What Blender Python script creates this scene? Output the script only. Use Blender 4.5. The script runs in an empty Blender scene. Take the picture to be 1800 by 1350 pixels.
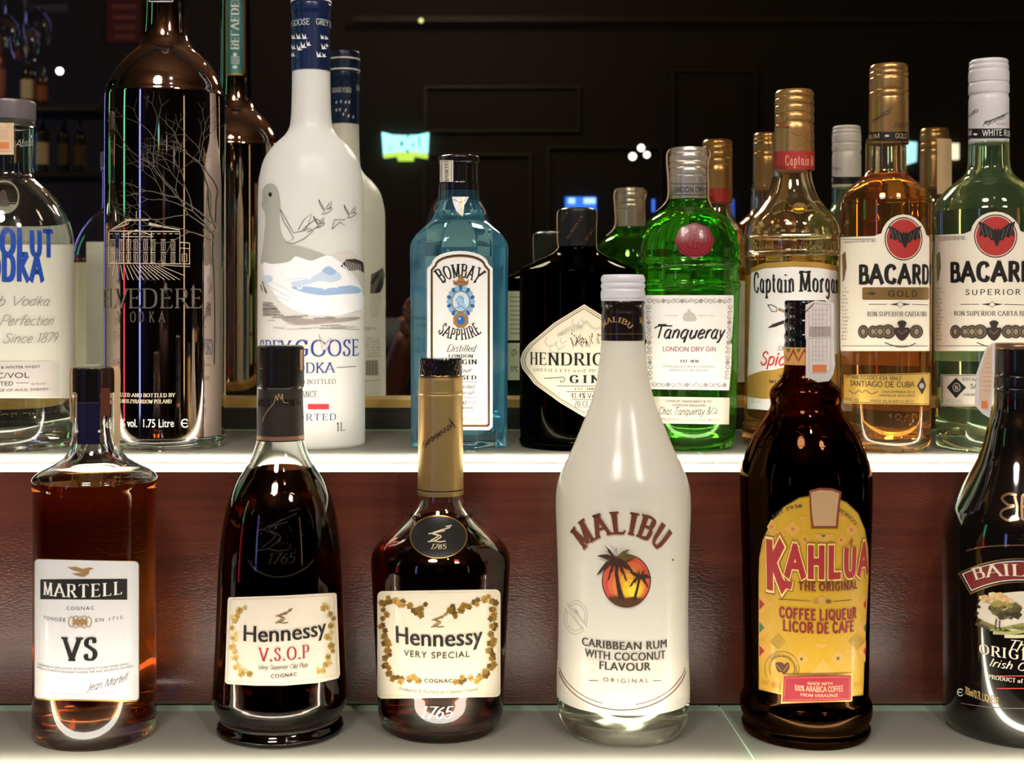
import bpy, math, random
from math import sin, cos, pi, atan2, asin, sqrt, hypot, radians
from mathutils import Vector
from mathutils.geometry import tessellate_polygon
random.seed(7)
SC = bpy.context.scene
COL = SC.collection

# ------------------------------------------------------------------ frame of the place
# the lens is the origin of all plans (metres): x to the right, y into the shelves, z up from the lens
F = 2300.0            # focal length in picture units (frame 1800 wide)
PX, PY = 805.0, 541.0  # where the optical axis meets the frame
ZC = 1.35             # lens height above the floor
MIRROR_Y = 1.32
UP_Z = -0.12          # top of the upper shelf
LOW_Z = -0.305        # top of the lower shelf

# ------------------------------------------------------------------ camera
cam_d = bpy.data.cameras.new('camera'); cam = bpy.data.objects.new('camera', cam_d); COL.objects.link(cam)
cam.location = (0, 0, ZC); cam.rotation_euler = (pi / 2, 0, 0)
cam_d.sensor_width = 36; cam_d.lens = F / 1800 * 36
cam_d.shift_x = (900 - PX) / 1800; cam_d.shift_y = -(675 - PY) / 1800
cam_d.clip_start = 0.02
cam_d.dof.use_dof = True; cam_d.dof.focus_distance = 1.0; cam_d.dof.aperture_fstop = 13
SC.camera = cam

# ------------------------------------------------------------------ world, lamps, exposure
w = bpy.data.worlds.new('World'); SC.world = w; w.use_nodes = True
w.node_tree.nodes['Background'].inputs[0].default_value = (.9, .8, .65, 1)
w.node_tree.nodes['Background'].inputs[1].default_value = .02
SC.view_settings.view_transform = 'Standard'; SC.view_settings.look = 'None'
SC.view_settings.gamma = 1; SC.view_settings.use_curve_mapping = False
SC.view_settings.exposure = 0.0
SC.cycles.use_denoising = True
SC.cycles.max_bounces = 24; SC.cycles.transmission_bounces = 20; SC.cycles.glossy_bounces = 10
SC.cycles.transparent_max_bounces = 16; SC.cycles.diffuse_bounces = 5
SC.cycles.caustics_refractive = True; SC.cycles.caustics_reflective = True
SC.cycles.sample_clamp_indirect = 40.0; SC.cycles.blur_glossy = 0.3

LED_POWER = 19.0       # radiance of the light bars under the glass shelves

def area(name, loc, tgt, size, power, col, shape='DISK'):
    d = bpy.data.lights.new(name, 'AREA'); d.shape = shape; d.size = size; d.energy = power; d.color = col
    o = bpy.data.objects.new(name, d); COL.objects.link(o)
    o.location = (loc[0], loc[1], loc[2] + ZC)
    v = Vector((tgt[0], tgt[1], tgt[2] + ZC)) - o.location
    o.rotation_euler = v.to_track_quat('-Z', 'Y').to_euler()
    return o
# the room's ceiling lamps over the bar, above what the mirror shows
area('ceiling_lamp', (-.35, -.25, 1.25), (0, 1.05, -.1), .42, 17, (1, .95, .88))
area('ceiling_lamp', (.30, -.05, 1.3), (.1, 1.05, -.1), .05, 8, (1, .93, .82))
area('ceiling_lamp', (.9, -.5, 1.25), (.2, 1.0, -.1), .30, 10, (1, .95, .88))
area('ceiling_lamp', (0, -2.0, 1.5), (0, -3.4, 0), .3, 3.5, (1, .85, .65))

area('added_uplight', (-.6, -1.2, .9), (-.6, -1.2, 1.6), .6, 14, (1, .72, .5))  # added unseen uplights: ceiling glow for brown highlights on the bottle shoulders
area('added_uplight', (1.4, -1.0, .9), (1.4, -1.0, 1.6), .5, 8, (1, .72, .5))

# ------------------------------------------------------------------ materials
def lin(c):
    c = c / 255
    return c / 12.92 if c <= .04045 else ((c + .055) / 1.055) ** 2.4
def rgb(r, g, b): return (lin(r), lin(g), lin(b), 1)
_m = {}
def pm(name, col, rough=.5, metal=0, spec=.5, coat=0, trans=0, ior=1.45, emit=None, es=0, sheen=0):
    if name in _m: return _m[name]
    m = bpy.data.materials.new(name); m.use_nodes = True
    b = m.node_tree.nodes['Principled BSDF']
    b.inputs['Base Color'].default_value = col
    b.inputs['Roughness'].default_value = rough; b.inputs['Metallic'].default_value = metal
    b.inputs['Specular IOR Level'].default_value = spec; b.inputs['IOR'].default_value = ior
    b.inputs['Coat Weight'].default_value = coat; b.inputs['Coat Roughness'].default_value = .06
    b.inputs['Transmission Weight'].default_value = trans
    if emit: b.inputs['Emission Color'].default_value = emit; b.inputs['Emission Strength'].default_value = es
    _m[name] = m; return m
def ink(r, g, b, rough=.55, metal=0):
    return pm('ink_%d_%d_%d_%d' % (r, g, b, metal * 10), rgb(r, g, b), rough, metal)
def glassm(name, col, ior=1.5, rough=0.0, glow_mix=0, glow_col=None):
    if name in _m: return _m[name]
    m = bpy.data.materials.new(name); m.use_nodes = True; n = m.node_tree; n.nodes.clear()
    o = n.nodes.new('ShaderNodeOutputMaterial'); g = n.nodes.new('ShaderNodeBsdfGlass')
    g.inputs['Color'].default_value = (col[0], col[1], col[2], 1); g.inputs['IOR'].default_value = ior; g.inputs['Roughness'].default_value = rough
    if glow_mix:   # diffuse colour mixed in to brighten the glass, standing in for light inside
        t = n.nodes.new('ShaderNodeBsdfTranslucent'); d = n.nodes.new('ShaderNodeBsdfDiffuse'); x1 = n.nodes.new('ShaderNodeMixShader'); x2 = n.nodes.new('ShaderNodeMixShader')
        t.inputs[0].default_value = glow_col + (1,); d.inputs[0].default_value = glow_col + (1,); x2.inputs[0].default_value = glow_mix
        n.links.new(t.outputs[0], x1.inputs[1]); n.links.new(d.outputs[0], x1.inputs[2]); n.links.new(g.outputs[0], x2.inputs[1]); n.links.new(x1.outputs[0], x2.inputs[2]); n.links.new(x2.outputs[0], o.inputs[0])
    else: n.links.new(g.outputs[0], o.inputs[0])
    _m[name] = m; return m
def frosted(name, col, tr=.5, rough=.3, noise=0, bump=0, gloss=.5):
    """satin white coating: part diffuse, part lets light through"""
    if name in _m: return _m[name]
    m = bpy.data.materials.new(name); m.use_nodes = True; n = m.node_tree; b = n.nodes['Principled BSDF']; o = n.nodes['Material Output']
    b.inputs['Base Color'].default_value = col; b.inputs['Roughness'].default_value = rough
    b.inputs['Specular IOR Level'].default_value = gloss
    t = n.nodes.new('ShaderNodeBsdfTranslucent'); t.inputs[0].default_value = col
    x = n.nodes.new('ShaderNodeMixShader'); x.inputs[0].default_value = tr
    n.links.new(b.outputs[0], x.inputs[1]); n.links.new(t.outputs[0], x.inputs[2]); n.links.new(x.outputs[0], o.inputs[0])
    if noise:
        q = n.nodes.new('ShaderNodeTexNoise'); q.inputs['Scale'].default_value = noise; q.inputs['Detail'].default_value = 4
        tc = n.nodes.new('ShaderNodeTexCoord'); n.links.new(tc.outputs['Object'], q.inputs['Vector'])
        bp = n.nodes.new('ShaderNodeBump'); bp.inputs['Strength'].default_value = bump; bp.inputs['Distance'].default_value = .002
        n.links.new(q.outputs['Fac'], bp.inputs['Height']); n.links.new(bp.outputs[0], b.inputs['Normal'])
    _m[name] = m; return m
def wood(name, c1, c2, rough=.35, sx=(1.2, 6, 60), bump=.15, spec=.5):
    if name in _m: return _m[name]
    m = bpy.data.materials.new(name); m.use_nodes = True; n = m.node_tree; b = n.nodes['Principled BSDF']
    tc = n.nodes.new('ShaderNodeTexCoord'); mp = n.nodes.new('ShaderNodeMapping'); mp.inputs['Scale'].default_value = sx
    q = n.nodes.new('ShaderNodeTexNoise'); q.inputs['Scale'].default_value = 3; q.inputs['Detail'].default_value = 8; q.inputs['Roughness'].default_value = .65
    r = n.nodes.new('ShaderNodeValToRGB'); r.color_ramp.elements[0].color = c1; r.color_ramp.elements[1].color = c2
    r.color_ramp.elements[0].position = .3; r.color_ramp.elements[1].position = .72
    n.links.new(tc.outputs['Object'], mp.inputs[0]); n.links.new(mp.outputs[0], q.inputs['Vector']); n.links.new(q.outputs['Fac'], r.inputs[0])
    n.links.new(r.outputs[0], b.inputs['Base Color'])
    q2 = n.nodes.new('ShaderNodeTexNoise'); q2.inputs['Scale'].default_value = 9; q2.inputs['Detail'].default_value = 5
    mp2 = n.nodes.new('ShaderNodeMapping'); mp2.inputs['Scale'].default_value = (sx[0] * 30, sx[1] * 6, sx[2] * 3)
    n.links.new(tc.outputs['Object'], mp2.inputs[0]); n.links.new(mp2.outputs[0], q2.inputs['Vector'])
    bp = n.nodes.new('ShaderNodeBump'); bp.inputs['Strength'].default_value = bump; bp.inputs['Distance'].default_value = .002
    n.links.new(q2.outputs['Fac'], bp.inputs['Height']); n.links.new(bp.outputs[0], b.inputs['Normal'])
    b.inputs['Roughness'].default_value = rough; b.inputs['Specular IOR Level'].default_value = spec
    _m[name] = m; return m
def emis(name, col, s):
    if name in _m: return _m[name]
    m = bpy.data.materials.new(name); m.use_nodes = True; n = m.node_tree; n.nodes.clear()
    o = n.nodes.new('ShaderNodeOutputMaterial'); e = n.nodes.new('ShaderNodeEmission')
    e.inputs[0].default_value = col; e.inputs[1].default_value = s; n.links.new(e.outputs[0], o.inputs[0]); _m[name] = m; return m

# ------------------------------------------------------------------ meshes
def link(name, verts, faces, mats, mi=None, parent=None, loc=None, smooth=True, sharp=.65):
    me = bpy.data.meshes.new(name); me.from_pydata([tuple(v) for v in verts], [], faces)
    for m in (mats if isinstance(mats, (list, tuple)) else [mats]): me.materials.append(m)
    if mi: me.polygons.foreach_set('material_index', mi)
    if smooth:
        me.polygons.foreach_set('use_smooth', [True] * len(me.polygons))
        if sharp: me.set_sharp_from_angle(angle=sharp)
    me.update()
    o = bpy.data.objects.new(name, me); COL.objects.link(o)
    if parent: o.parent = parent
    if loc is not None: o.location = loc
    return o
def boxg(x0, x1, y0, y1, z0, z1, V=None, Fc=None):
    V = V if V is not None else []; Fc = Fc if Fc is not None else []
    n = len(V)
    V += [(x0, y0, z0), (x1, y0, z0), (x1, y1, z0), (x0, y1, z0), (x0, y0, z1), (x1, y0, z1), (x1, y1, z1), (x0, y1, z1)]
    Fc += [[n + i for i in q] for q in ((0, 3, 2, 1), (4, 5, 6, 7), (0, 1, 5, 4), (1, 2, 6, 5), (2, 3, 7, 6), (3, 0, 4, 7))]
    return V, Fc
def box(name, x0, x1, y0, y1, z0, z1, m, parent=None, bev=0):
    """box given in lens-relative metres; origin at its base"""
    c = ((x0 + x1) / 2, (y0 + y1) / 2, z0)
    V, Fc = boxg(x0 - c[0], x1 - c[0], y0 - c[1], y1 - c[1], 0, z1 - z0)
    loc = (c[0], c[1], c[2] + ZC)
    if parent: pl = parent.location; loc = (loc[0] - pl[0], loc[1] - pl[1], loc[2] - pl[2])
    o = link(name, V, Fc, m, parent=parent, loc=loc, smooth=False)
    if bev:
        b = o.modifiers.new('bevel', 'BEVEL'); b.width = bev; b.segments = 2
    return o
def tag(o, label=None, cat=None, group=None, kind=None):
    if label: o['label'] = label
    if cat: o['category'] = cat
    if group: o['group'] = group
    if kind: o['kind'] = kind
    return o
def empty(name, loc, rz=0):
    o = bpy.data.objects.new(name, None); COL.objects.link(o); o.location = loc; o.rotation_euler = (0, 0, rz)
    o.empty_display_size = .02; return o
def catmull(pts, n=6, closed=False):
    if len(pts) < 3: return list(pts)
    out = []; N = len(pts)
    for i in range(N if closed else N - 1):
        if closed: p0, p1, p2, p3 = pts[i - 1], pts[i], pts[(i + 1) % N], pts[(i + 2) % N]
        else: p0, p1, p2, p3 = pts[max(i - 1, 0)], pts[i], pts[i + 1], pts[min(i + 2, N - 1)]
        for k in range(n):
            t = k / n
            out.append(tuple(.5 * (2 * b + (c - a) * t + (2 * a - 5 * b + 4 * c - d) * t * t + (3 * b - a - 3 * c + d) * t ** 3) for a, b, c, d in zip(p0, p1, p2, p3)))
    if not closed: out.append(tuple(pts[-1]))
    return out
def profile(pts, n=5):
    """(r, z[, corner]) control points -> sampled outline; corner points break the smoothing"""
    run, out = [], []
    for i, p in enumerate(pts):
        run.append(p[:2])
        if (len(p) > 2 and p[2]) or i == len(pts) - 1:
            s = catmull(run, n) if len(run) > 2 else list(run)
            out += s if not out else s[1:]
            run = [p[:2]]
    return out
def lathe(prof, seg=72, V=None, Fc=None, flip=False, shape=None, cap0=True, cap1=True):
    """outline (r, z) from bottom to top turned about z; shape(angle) scales the radius"""
    V = V if V is not None else []; Fc = Fc if Fc is not None else []
    n0 = len(V); rows = []
    for r, z in prof:
        if r < 1e-5: rows.append([len(V)]); V.append((0, 0, z)); continue
        row = []
        for k in range(seg):
            a = 2 * pi * k / seg; s = shape(a, z) if shape else 1
            row.append(len(V)); V.append((r * s * cos(a), r * s * sin(a), z))
        rows.append(row)
    def add(f): Fc.append(f[::-1] if flip else f)
    for a, b in zip(rows, rows[1:]):
        if len(a) == 1 and len(b) == 1: continue
        for k in range(seg):
            k2 = (k + 1) % seg
            if len(a) == 1: add([a[0], b[k2], b[k]])
            elif len(b) == 1: add([a[k], a[k2], b[0]])
            else: add([a[k], a[k2], b[k2], b[k]])
    if cap0 and len(rows[0]) > 1: add(rows[0][::-1])
    if cap1 and len(rows[-1]) > 1: add(list(rows[-1]))
    return V, Fc

# ------------------------------------------------------------------ lettering
# a pen font: skeleton strokes drawn with a broad nib, optional serifs ('~' = curved stroke, 'o' = closed curve)
PEN = {
'A': (.92, "0,0 .46,1|.46,1 .92,0|.17,.33 .75,.33"), 'B': (.72, ".12,0 .12,1|~.12,1 .42,1 .6,.92 .6,.62 .42,.53 .12,.53|~.12,.53 .45,.53 .68,.43 .68,.1 .45,0 .12,0"),
'C': (.8, "~.73,.76 .62,.95 .42,1 .15,.85 .06,.5 .15,.15 .42,0 .64,.05 .75,.25"), 'D': (.86, ".12,0 .12,1|~.12,1 .45,1 .72,.86 .8,.5 .72,.14 .45,0 .12,0"),
'E': (.68, ".12,0 .12,1|.12,1 .6,1|.12,.52 .5,.52|.12,0 .64,0"), 'F': (.62, ".12,0 .12,1|.12,1 .6,1|.12,.52 .5,.52"),
'G': (.86, "~.73,.78 .62,.95 .42,1 .15,.85 .06,.5 .15,.15 .42,0 .64,.05 .74,.15|.74,.12 .74,.44|.54,.44 .82,.44"), 'H': (.86, ".12,0 .12,1|.74,0 .74,1|.12,.52 .74,.52"),
'I': (.3, ".15,0 .15,1"), 'J': (.45, "~.3,1 .3,.6 .3,.1 .2,-.12 .02,-.15"), 'K': (.8, ".12,0 .12,1|.68,1 .14,.42|.3,.58 .76,0"), 'L': (.66, ".12,0 .12,1|.12,0 .62,0"),
'M': (1.06, ".12,0 .16,1|.16,1 .53,.04|.53,.04 .9,1|.9,1 .95,0"), 'N': (.9, ".12,0 .12,1|.12,1 .78,0|.78,0 .78,1"),
'O': (.92, "o.46,1 .14,.84 .05,.5 .14,.16 .46,0 .78,.16 .87,.5 .78,.84"), 'P': (.68, ".12,0 .12,1|~.12,1 .42,1 .62,.9 .62,.57 .42,.47 .12,.47"),
'Q': (.92, "o.46,1 .14,.84 .05,.5 .14,.16 .46,0 .78,.16 .87,.5 .78,.84|.5,.25 .9,-.15"), 'R': (.76, ".12,0 .12,1|~.12,1 .42,1 .62,.9 .62,.59 .42,.5 .12,.5|.38,.5 .74,0"),
'S': (.62, "~.54,.8 .46,.95 .3,1 .12,.9 .1,.7 .3,.55 .5,.4 .55,.2 .42,.03 .26,0 .1,.07 .05,.24"), 'T': (.76, ".38,0 .38,1|.03,1 .73,1"),
'U': (.84, "~.12,1 .12,.6 .14,.22 .27,.02 .43,0 .6,.03 .71,.22 .72,.6 .72,1"), 'V': (.86, "0,1 .43,0|.43,0 .86,1"),
'W': (1.2, "0,1 .32,0|.32,0 .6,.9|.6,.9 .88,0|.88,0 1.2,1"), 'X': (.8, ".02,1 .78,0|.76,1 .04,0"), 'Y': (.8, "0,1 .4,.45|.8,1 .4,.45|.4,.45 .4,0"), 'Z': (.72, ".06,1 .66,1|.66,1 .04,0|.04,0 .68,0"),
'0': (.66, "o.33,1 .12,.84 .06,.5 .12,.16 .33,0 .54,.16 .6,.5 .54,.84"), '1': (.4, ".22,0 .22,1|.22,1 .06,.85"), '2': (.62, "~.08,.76 .16,.95 .32,1 .52,.88 .52,.66 .3,.35 .06,.03|.06,0 .58,0"),
'3': (.6, "~.08,.85 .28,1 .5,.88 .48,.62 .26,.53|~.26,.53 .54,.44 .56,.15 .3,0 .06,.12"), '4': (.66, ".48,0 .48,1|.48,1 .04,.3|.04,.3 .64,.3"), '5': (.6, ".5,1 .14,1|~.14,1 .1,.55 .3,.62 .52,.48 .52,.16 .3,0 .06,.1"),
'6': (.62, "~.5,.96 .22,.75 .08,.35 .2,.03 .4,.02 .54,.2 .5,.48 .3,.56 .1,.35"), '7': (.6, ".05,1 .58,1|.58,1 .2,0"), '8': (.62, "o.3,1 .1,.86 .14,.62 .3,.54 .52,.4 .55,.14 .3,0 .06,.14 .09,.4 .3,.54 .48,.64 .5,.88"), '9': (.62, "~.5,.62 .3,.42 .1,.6 .14,.92 .36,1 .54,.84 .52,.4 .3,.02"),
'a': (.6, "~.46,.6 .25,.64 .08,.45 .08,.15 .24,0 .44,.15 .47,.6|~.47,.62 .46,.2 .5,0 .6,.05"), 'b': (.58, ".1,0 .1,1|~.1,.45 .28,.64 .5,.5 .5,.15 .3,0 .1,.12"), 'c': (.5, "~.44,.52 .26,.64 .08,.45 .08,.15 .26,0 .48,.12"),
'd': (.62, "~.46,.55 .25,.64 .08,.45 .08,.15 .24,0 .46,.15|.47,0 .47,1"), 'e': (.52, "~.08,.3 .42,.4 .4,.58 .24,.64 .08,.45 .08,.15 .24,0 .48,.14"), 'f': (.4, "~.44,.9 .34,1 .2,.85 .2,.4 .18,0|.04,.62 .38,.62"),
'g': (.6, "~.46,.6 .25,.64 .08,.45 .08,.18 .24,.04 .46,.18|~.47,.62 .47,.1 .44,-.2 .26,-.32 .06,-.22"), 'h': (.6, ".1,0 .1,1|~.1,.4 .26,.62 .42,.6 .48,.4 .48,0"), 'i': (.26, ".13,0 .13,.62|.13,.82 .13,.9"),
'j': (.26, "~.14,.62 .14,0 .02,-.28|.14,.82 .14,.9"), 'k': (.55, ".1,0 .1,1|.46,.62 .12,.26|.2,.34 .5,0"), 'l': (.26, ".13,0 .13,1"), 'm': (.9, ".1,0 .1,.62|~.1,.4 .26,.62 .4,.58 .44,.4 .44,0|~.44,.4 .6,.62 .74,.58 .78,.4 .78,0"),
'n': (.6, ".1,0 .1,.62|~.1,.4 .26,.62 .42,.6 .48,.4 .48,0"), 'o': (.58, "o.29,.64 .1,.52 .06,.32 .1,.1 .29,0 .48,.1 .52,.32 .48,.52"), 'p': (.6, ".1,-.3 .1,.62|~.1,.45 .3,.64 .52,.5 .52,.15 .3,0 .1,.12"),
'q': (.6, "~.46,.6 .25,.64 .08,.45 .08,.15 .24,0 .46,.15|.47,-.3 .47,.62"), 'r': (.42, ".1,0 .1,.62|~.1,.36 .2,.58 .32,.64 .42,.56"), 's': (.46, "~.4,.52 .24,.64 .1,.5 .2,.36 .36,.26 .38,.1 .22,0 .06,.1"),
't': (.38, "~.16,.9 .16,.3 .2,.03 .36,.06|.03,.62 .34,.62"), 'u': (.6, "~.1,.62 .1,.2 .2,0 .36,.04 .48,.25|.48,0 .48,.62"), 'v': (.54, ".04,.62 .27,0|.27,0 .5,.62"), 'w': (.8, ".04,.62 .22,0|.22,0 .4,.55|.4,.55 .58,0|.58,0 .76,.62"),
'x': (.54, ".04,.62 .5,0|.5,.62 .04,0"), 'y': (.56, ".06,.62 .28,.02|~.52,.62 .3,.05 .18,-.25 .02,-.28"), 'z': (.5, ".06,.62 .44,.62|.44,.62 .04,0|.04,0 .46,0"),
'.': (.24, ".12,0 .12,.08"), ',': (.24, "~.14,.1 .14,0 .06,-.14"), "'": (.22, ".12,1 .1,.74"), '-': (.4, ".05,.4 .35,.4"), '&': (.8, "~.7,.4 .5,.05 .25,0 .08,.2 .3,.5 .46,.75 .32,1 .18,.8 .35,.5 .72,0"),
'%': (.8, "o.2,1 .08,.8 .2,.6 .32,.8|.66,1 .14,0|o.6,.4 .48,.2 .6,0 .72,.2"), '/': (.5, ".44,1 .04,0"),
}
STYLES = {  # thick, thin, serif, slant, nib angle
'serif': (.19, .05, 1, 0, 0), 'serifb': (.27, .08, 1, 0, 0), 'light': (.13, .05, 1, 0, 0), 'fat': (.32, .18, 0, 0, .2), 'flare': (.26, .08, 1, 0, .25), 'flareb': (.29, .09, 1, 0, .25), 'k0': (.34, .24, 0, 0, .2), 'k1': (.46, .37, 0, 0, .2), 'k2': (.52, .43, 0, 0, .2), 'thin': (.065, .06, 0, 0, 0),
'script': (.14, .045, 0, .38, .5), 'scriptb': (.19, .055, 0, .38, .5), 'sign': (.10, .05, 0, .42, .6), 'ital': (.15, .06, 1, .28, .2), 'medium': (.14, .12, 0, 0, 0), 'brush': (.18, .10, 0, .3, .6)}
_g = {}
def stroke2d(pts, wfun, closed=False):
    n = len(pts); fs = []; L = []; R = []
    for i in range(n):
        a = pts[i - 1] if (i or closed) else pts[0]; b = pts[(i + 1) % n] if (i < n - 1 or closed) else pts[-1]
        dx, dy = b[0] - a[0], b[1] - a[1]; l = hypot(dx, dy) or 1
        dx, dy = dx / l, dy / l; h = wfun(dx, dy, i / max(n - 1, 1)) / 2
        L.append((pts[i][0] - dy * h, pts[i][1] + dx * h)); R.append((pts[i][0] + dy * h, pts[i][1] - dx * h))
    for i in range(n if closed else n - 1):
        j = (i + 1) % n
        fs.append([L[i], R[i], R[j], L[j]])
    return fs
def pen_glyph(ch, style):
    thick, thin, ser, slant, nib = STYLES[style]
    if ch == ' ': return .4, []
    base = {'Ú': 'U', 'É': 'E', 'Ó': 'O'}.get(ch, ch)
    adv, spec = PEN.get(base, PEN['-'])
    nx, ny = cos(nib), sin(nib)
    def wf(dx, dy, t): return thin + (thick - thin) * min(1, abs(dx * ny + dy * nx) ** 1.3)
    fs = []
    for s in spec.split('|'):
        k = s[0] if s[0] in '~o' else ''
        pts = [tuple(float(v) for v in p.split(',')) for p in s[len(k):].split()]
        if k == '~': pts = catmull(pts, 5)
        if k == 'o': pts = catmull(pts, 5, True)
        if not k:
            (ax, ay), (bx, by) = pts[0], pts[-1]; l = hypot(bx - ax, by - ay) or 1; e = thin * .5
            ux, uy = (bx - ax) / l, (by - ay) / l
            if abs(uy) < .3 or (not ser and thin >= .1): pts = [(ax - ux * e, ay - uy * e), (bx + ux * e, by + uy * e)]
        fs += stroke2d(pts, wf, k == 'o')
        if ser:
            for p, q in ((pts[0], pts[1]), (pts[-1], pts[-2])):
                dx, dy = q[0] - p[0], q[1] - p[1]; l = hypot(dx, dy) or 1
                if k == 'o': break
                if not k and abs(dy / l) > .5 and min(abs(p[1] - v) for v in (0, 1, .62, -.3)) < .02:
                    hw = thick * .5 + .075; hh = thin * .55; up = 1 if p[1] < .1 else -1
                    if p[1] == .62 or (ch.islower() and p[1] > .5): fs.append([(p[0] - hw, p[1] - hh * 2.2), (p[0], p[1] - hh), (p[0], p[1] + hh), (p[0] - hw, p[1] - hh)]); continue
                    fs.append([(p[0] - hw, p[1] - hh), (p[0] + hw, p[1] - hh), (p[0] + hw, p[1] + hh), (p[0] - hw, p[1] + hh)])
                    fs.append([(p[0] - hw * .7, p[1]), (p[0] + hw * .7, p[1]), (p[0], p[1] + up * .12)])
                elif not k and abs(dy / l) < .3 and abs(p[1] - .33) > .05 and p[0] > .2 and ch in 'EFLTZ':
                    s_ = -1 if p[1] > .7 else 1; s0 = .16 if abs(p[1] - .52) > .1 else .09
                    fs.append([(p[0] - .05, p[1]), (p[0] + thin * .4, p[1] - (s0 if abs(p[1] - .52) < .1 else 0)), (p[0] + thin, p[1] + s_ * s0), (p[0] - thin * .4, p[1] + s_ * s0 * .9)])
                elif ch in 'T' and abs(dy / l) < .3 and p[0] < .2:
                    fs.append([(p[0] + .05, p[1]), (p[0] - thin * .4, p[1]), (p[0] - thin, p[1] - .16), (p[0] + thin * .4, p[1] - .14)])
                elif k == '~' and ch in 'CGS' and p[1] > .6 or (ch == 'S' and k and p[1] < .3):
                    up = 1 if p[1] > .5 else -1
                    fs.append([(p[0] - thin, p[1] - .04 * up), (p[0] + thin, p[1] - .04 * up), (p[0] + thin, p[1] + .2 * up), (p[0] - thin * .3, p[1] + .2 * up)])
    if ch in 'ÚÉÓ': fs.append([(adv * .42, 1.1), (adv * .55, 1.08), (adv * .75, 1.3), (adv * .55, 1.3)])
    pad = (.40 if style[0] == 'k' else thick) * .42 + (.035 if ser else 0); fs = [[(x + pad, y) for x, y in f] for f in fs]
    if slant: fs = [[(x + y * slant, y) for x, y in f] for f in fs]; pad *= .4
    return adv + 2 * pad, fs
def sans_glyphs():
    chars = "ABCDEFGHIJKLMNOPQRSTUVWXYZabcdefghijklmnopqrstuvwxyz0123456789.,'-&%/:®ÚÉ()"
    def mk(s):
        c = bpy.data.curves.new('t', 'FONT'); c.body = s; c.size = 1; c.resolution_u = 3
        o = bpy.data.objects.new('t', c); COL.objects.link(o); return o
    objs = {ch: (mk(ch), mk('I' + ch + 'I')) for ch in chars}; ii = mk('II')
    dg = bpy.context.evaluated_depsgraph_get()
    def mesh(o):
        me = bpy.data.meshes.new_from_object(o.evaluated_get(dg)); v = [(p.co.x, p.co.y) for p in me.vertices]
        f = [[v[i] for i in p.vertices] for p in me.polygons]; bpy.data.meshes.remove(me); return v, f
    v, _ = mesh(ii); wi = max(p[0] for p in v) - min(p[0] for p in v)
    v0, _ = mesh(objs['I'][0]); wI = max(p[0] for p in v0) - min(p[0] for p in v0)
    k = 1 / .682
    for ch, (a, b) in objs.items():
        v, f = mesh(a); vb, _ = mesh(b); w2 = max(p[0] for p in vb) - min(p[0] for p in vb)
        adv = (w2 - wi) * k
        _g[(ch, 'sans')] = (adv, [[(x * k, y * k) for x, y in p] for p in f])
        _g[(ch, 'bold')] = _g[(ch, 'sans')]
    _g[(' ', 'sans')] = (.42, []); _g[(' ', 'bold')] = (.42, [])
    for a, b in objs.values(): bpy.data.objects.remove(a); bpy.data.objects.remove(b)
    bpy.data.objects.remove(ii)
sans_glyphs()
def glyph(ch, style):
    k = (ch, style)
    if k not in _g:
        if style == 'sans': _g[k] = _g[('-', 'sans')]
        else: _g[k] = pen_glyph(ch, style)
    return _g[k]

# ------------------------------------------------------------------ surfaces that carry print
def clip_strips(poly, ax, lo, step):
    """cut a convex polygon into strips along axis ax"""
    mn = min(p[ax] for p in poly); mx = max(p[ax] for p in poly)
    if mx - mn <= step * 1.2: return [poly]
    out = []; k0 = math.floor(mn / step); k1 = math.ceil(mx / step)
    for k in range(k0, k1):
        a, b = k * step, (k + 1) * step; q = poly
        for lim, sgn in ((a, 1), (b, -1)):
            r = []
            for i in range(len(q)):
                p0, p1 = q[i - 1], q[i]; d0, d1 = sgn * (p0[ax] - lim), sgn * (p1[ax] - lim)
                if (d0 >= 0) != (d1 >= 0):
                    t = d0 / (d0 - d1); r.append((p0[0] + (p1[0] - p0[0]) * t, p0[1] + (p1[1] - p0[1]) * t))
                if d1 >= 0: r.append(p1)
            q = r
            if len(q) < 3: break
        if len(q) >= 3: out.append(q)
    return out
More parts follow.
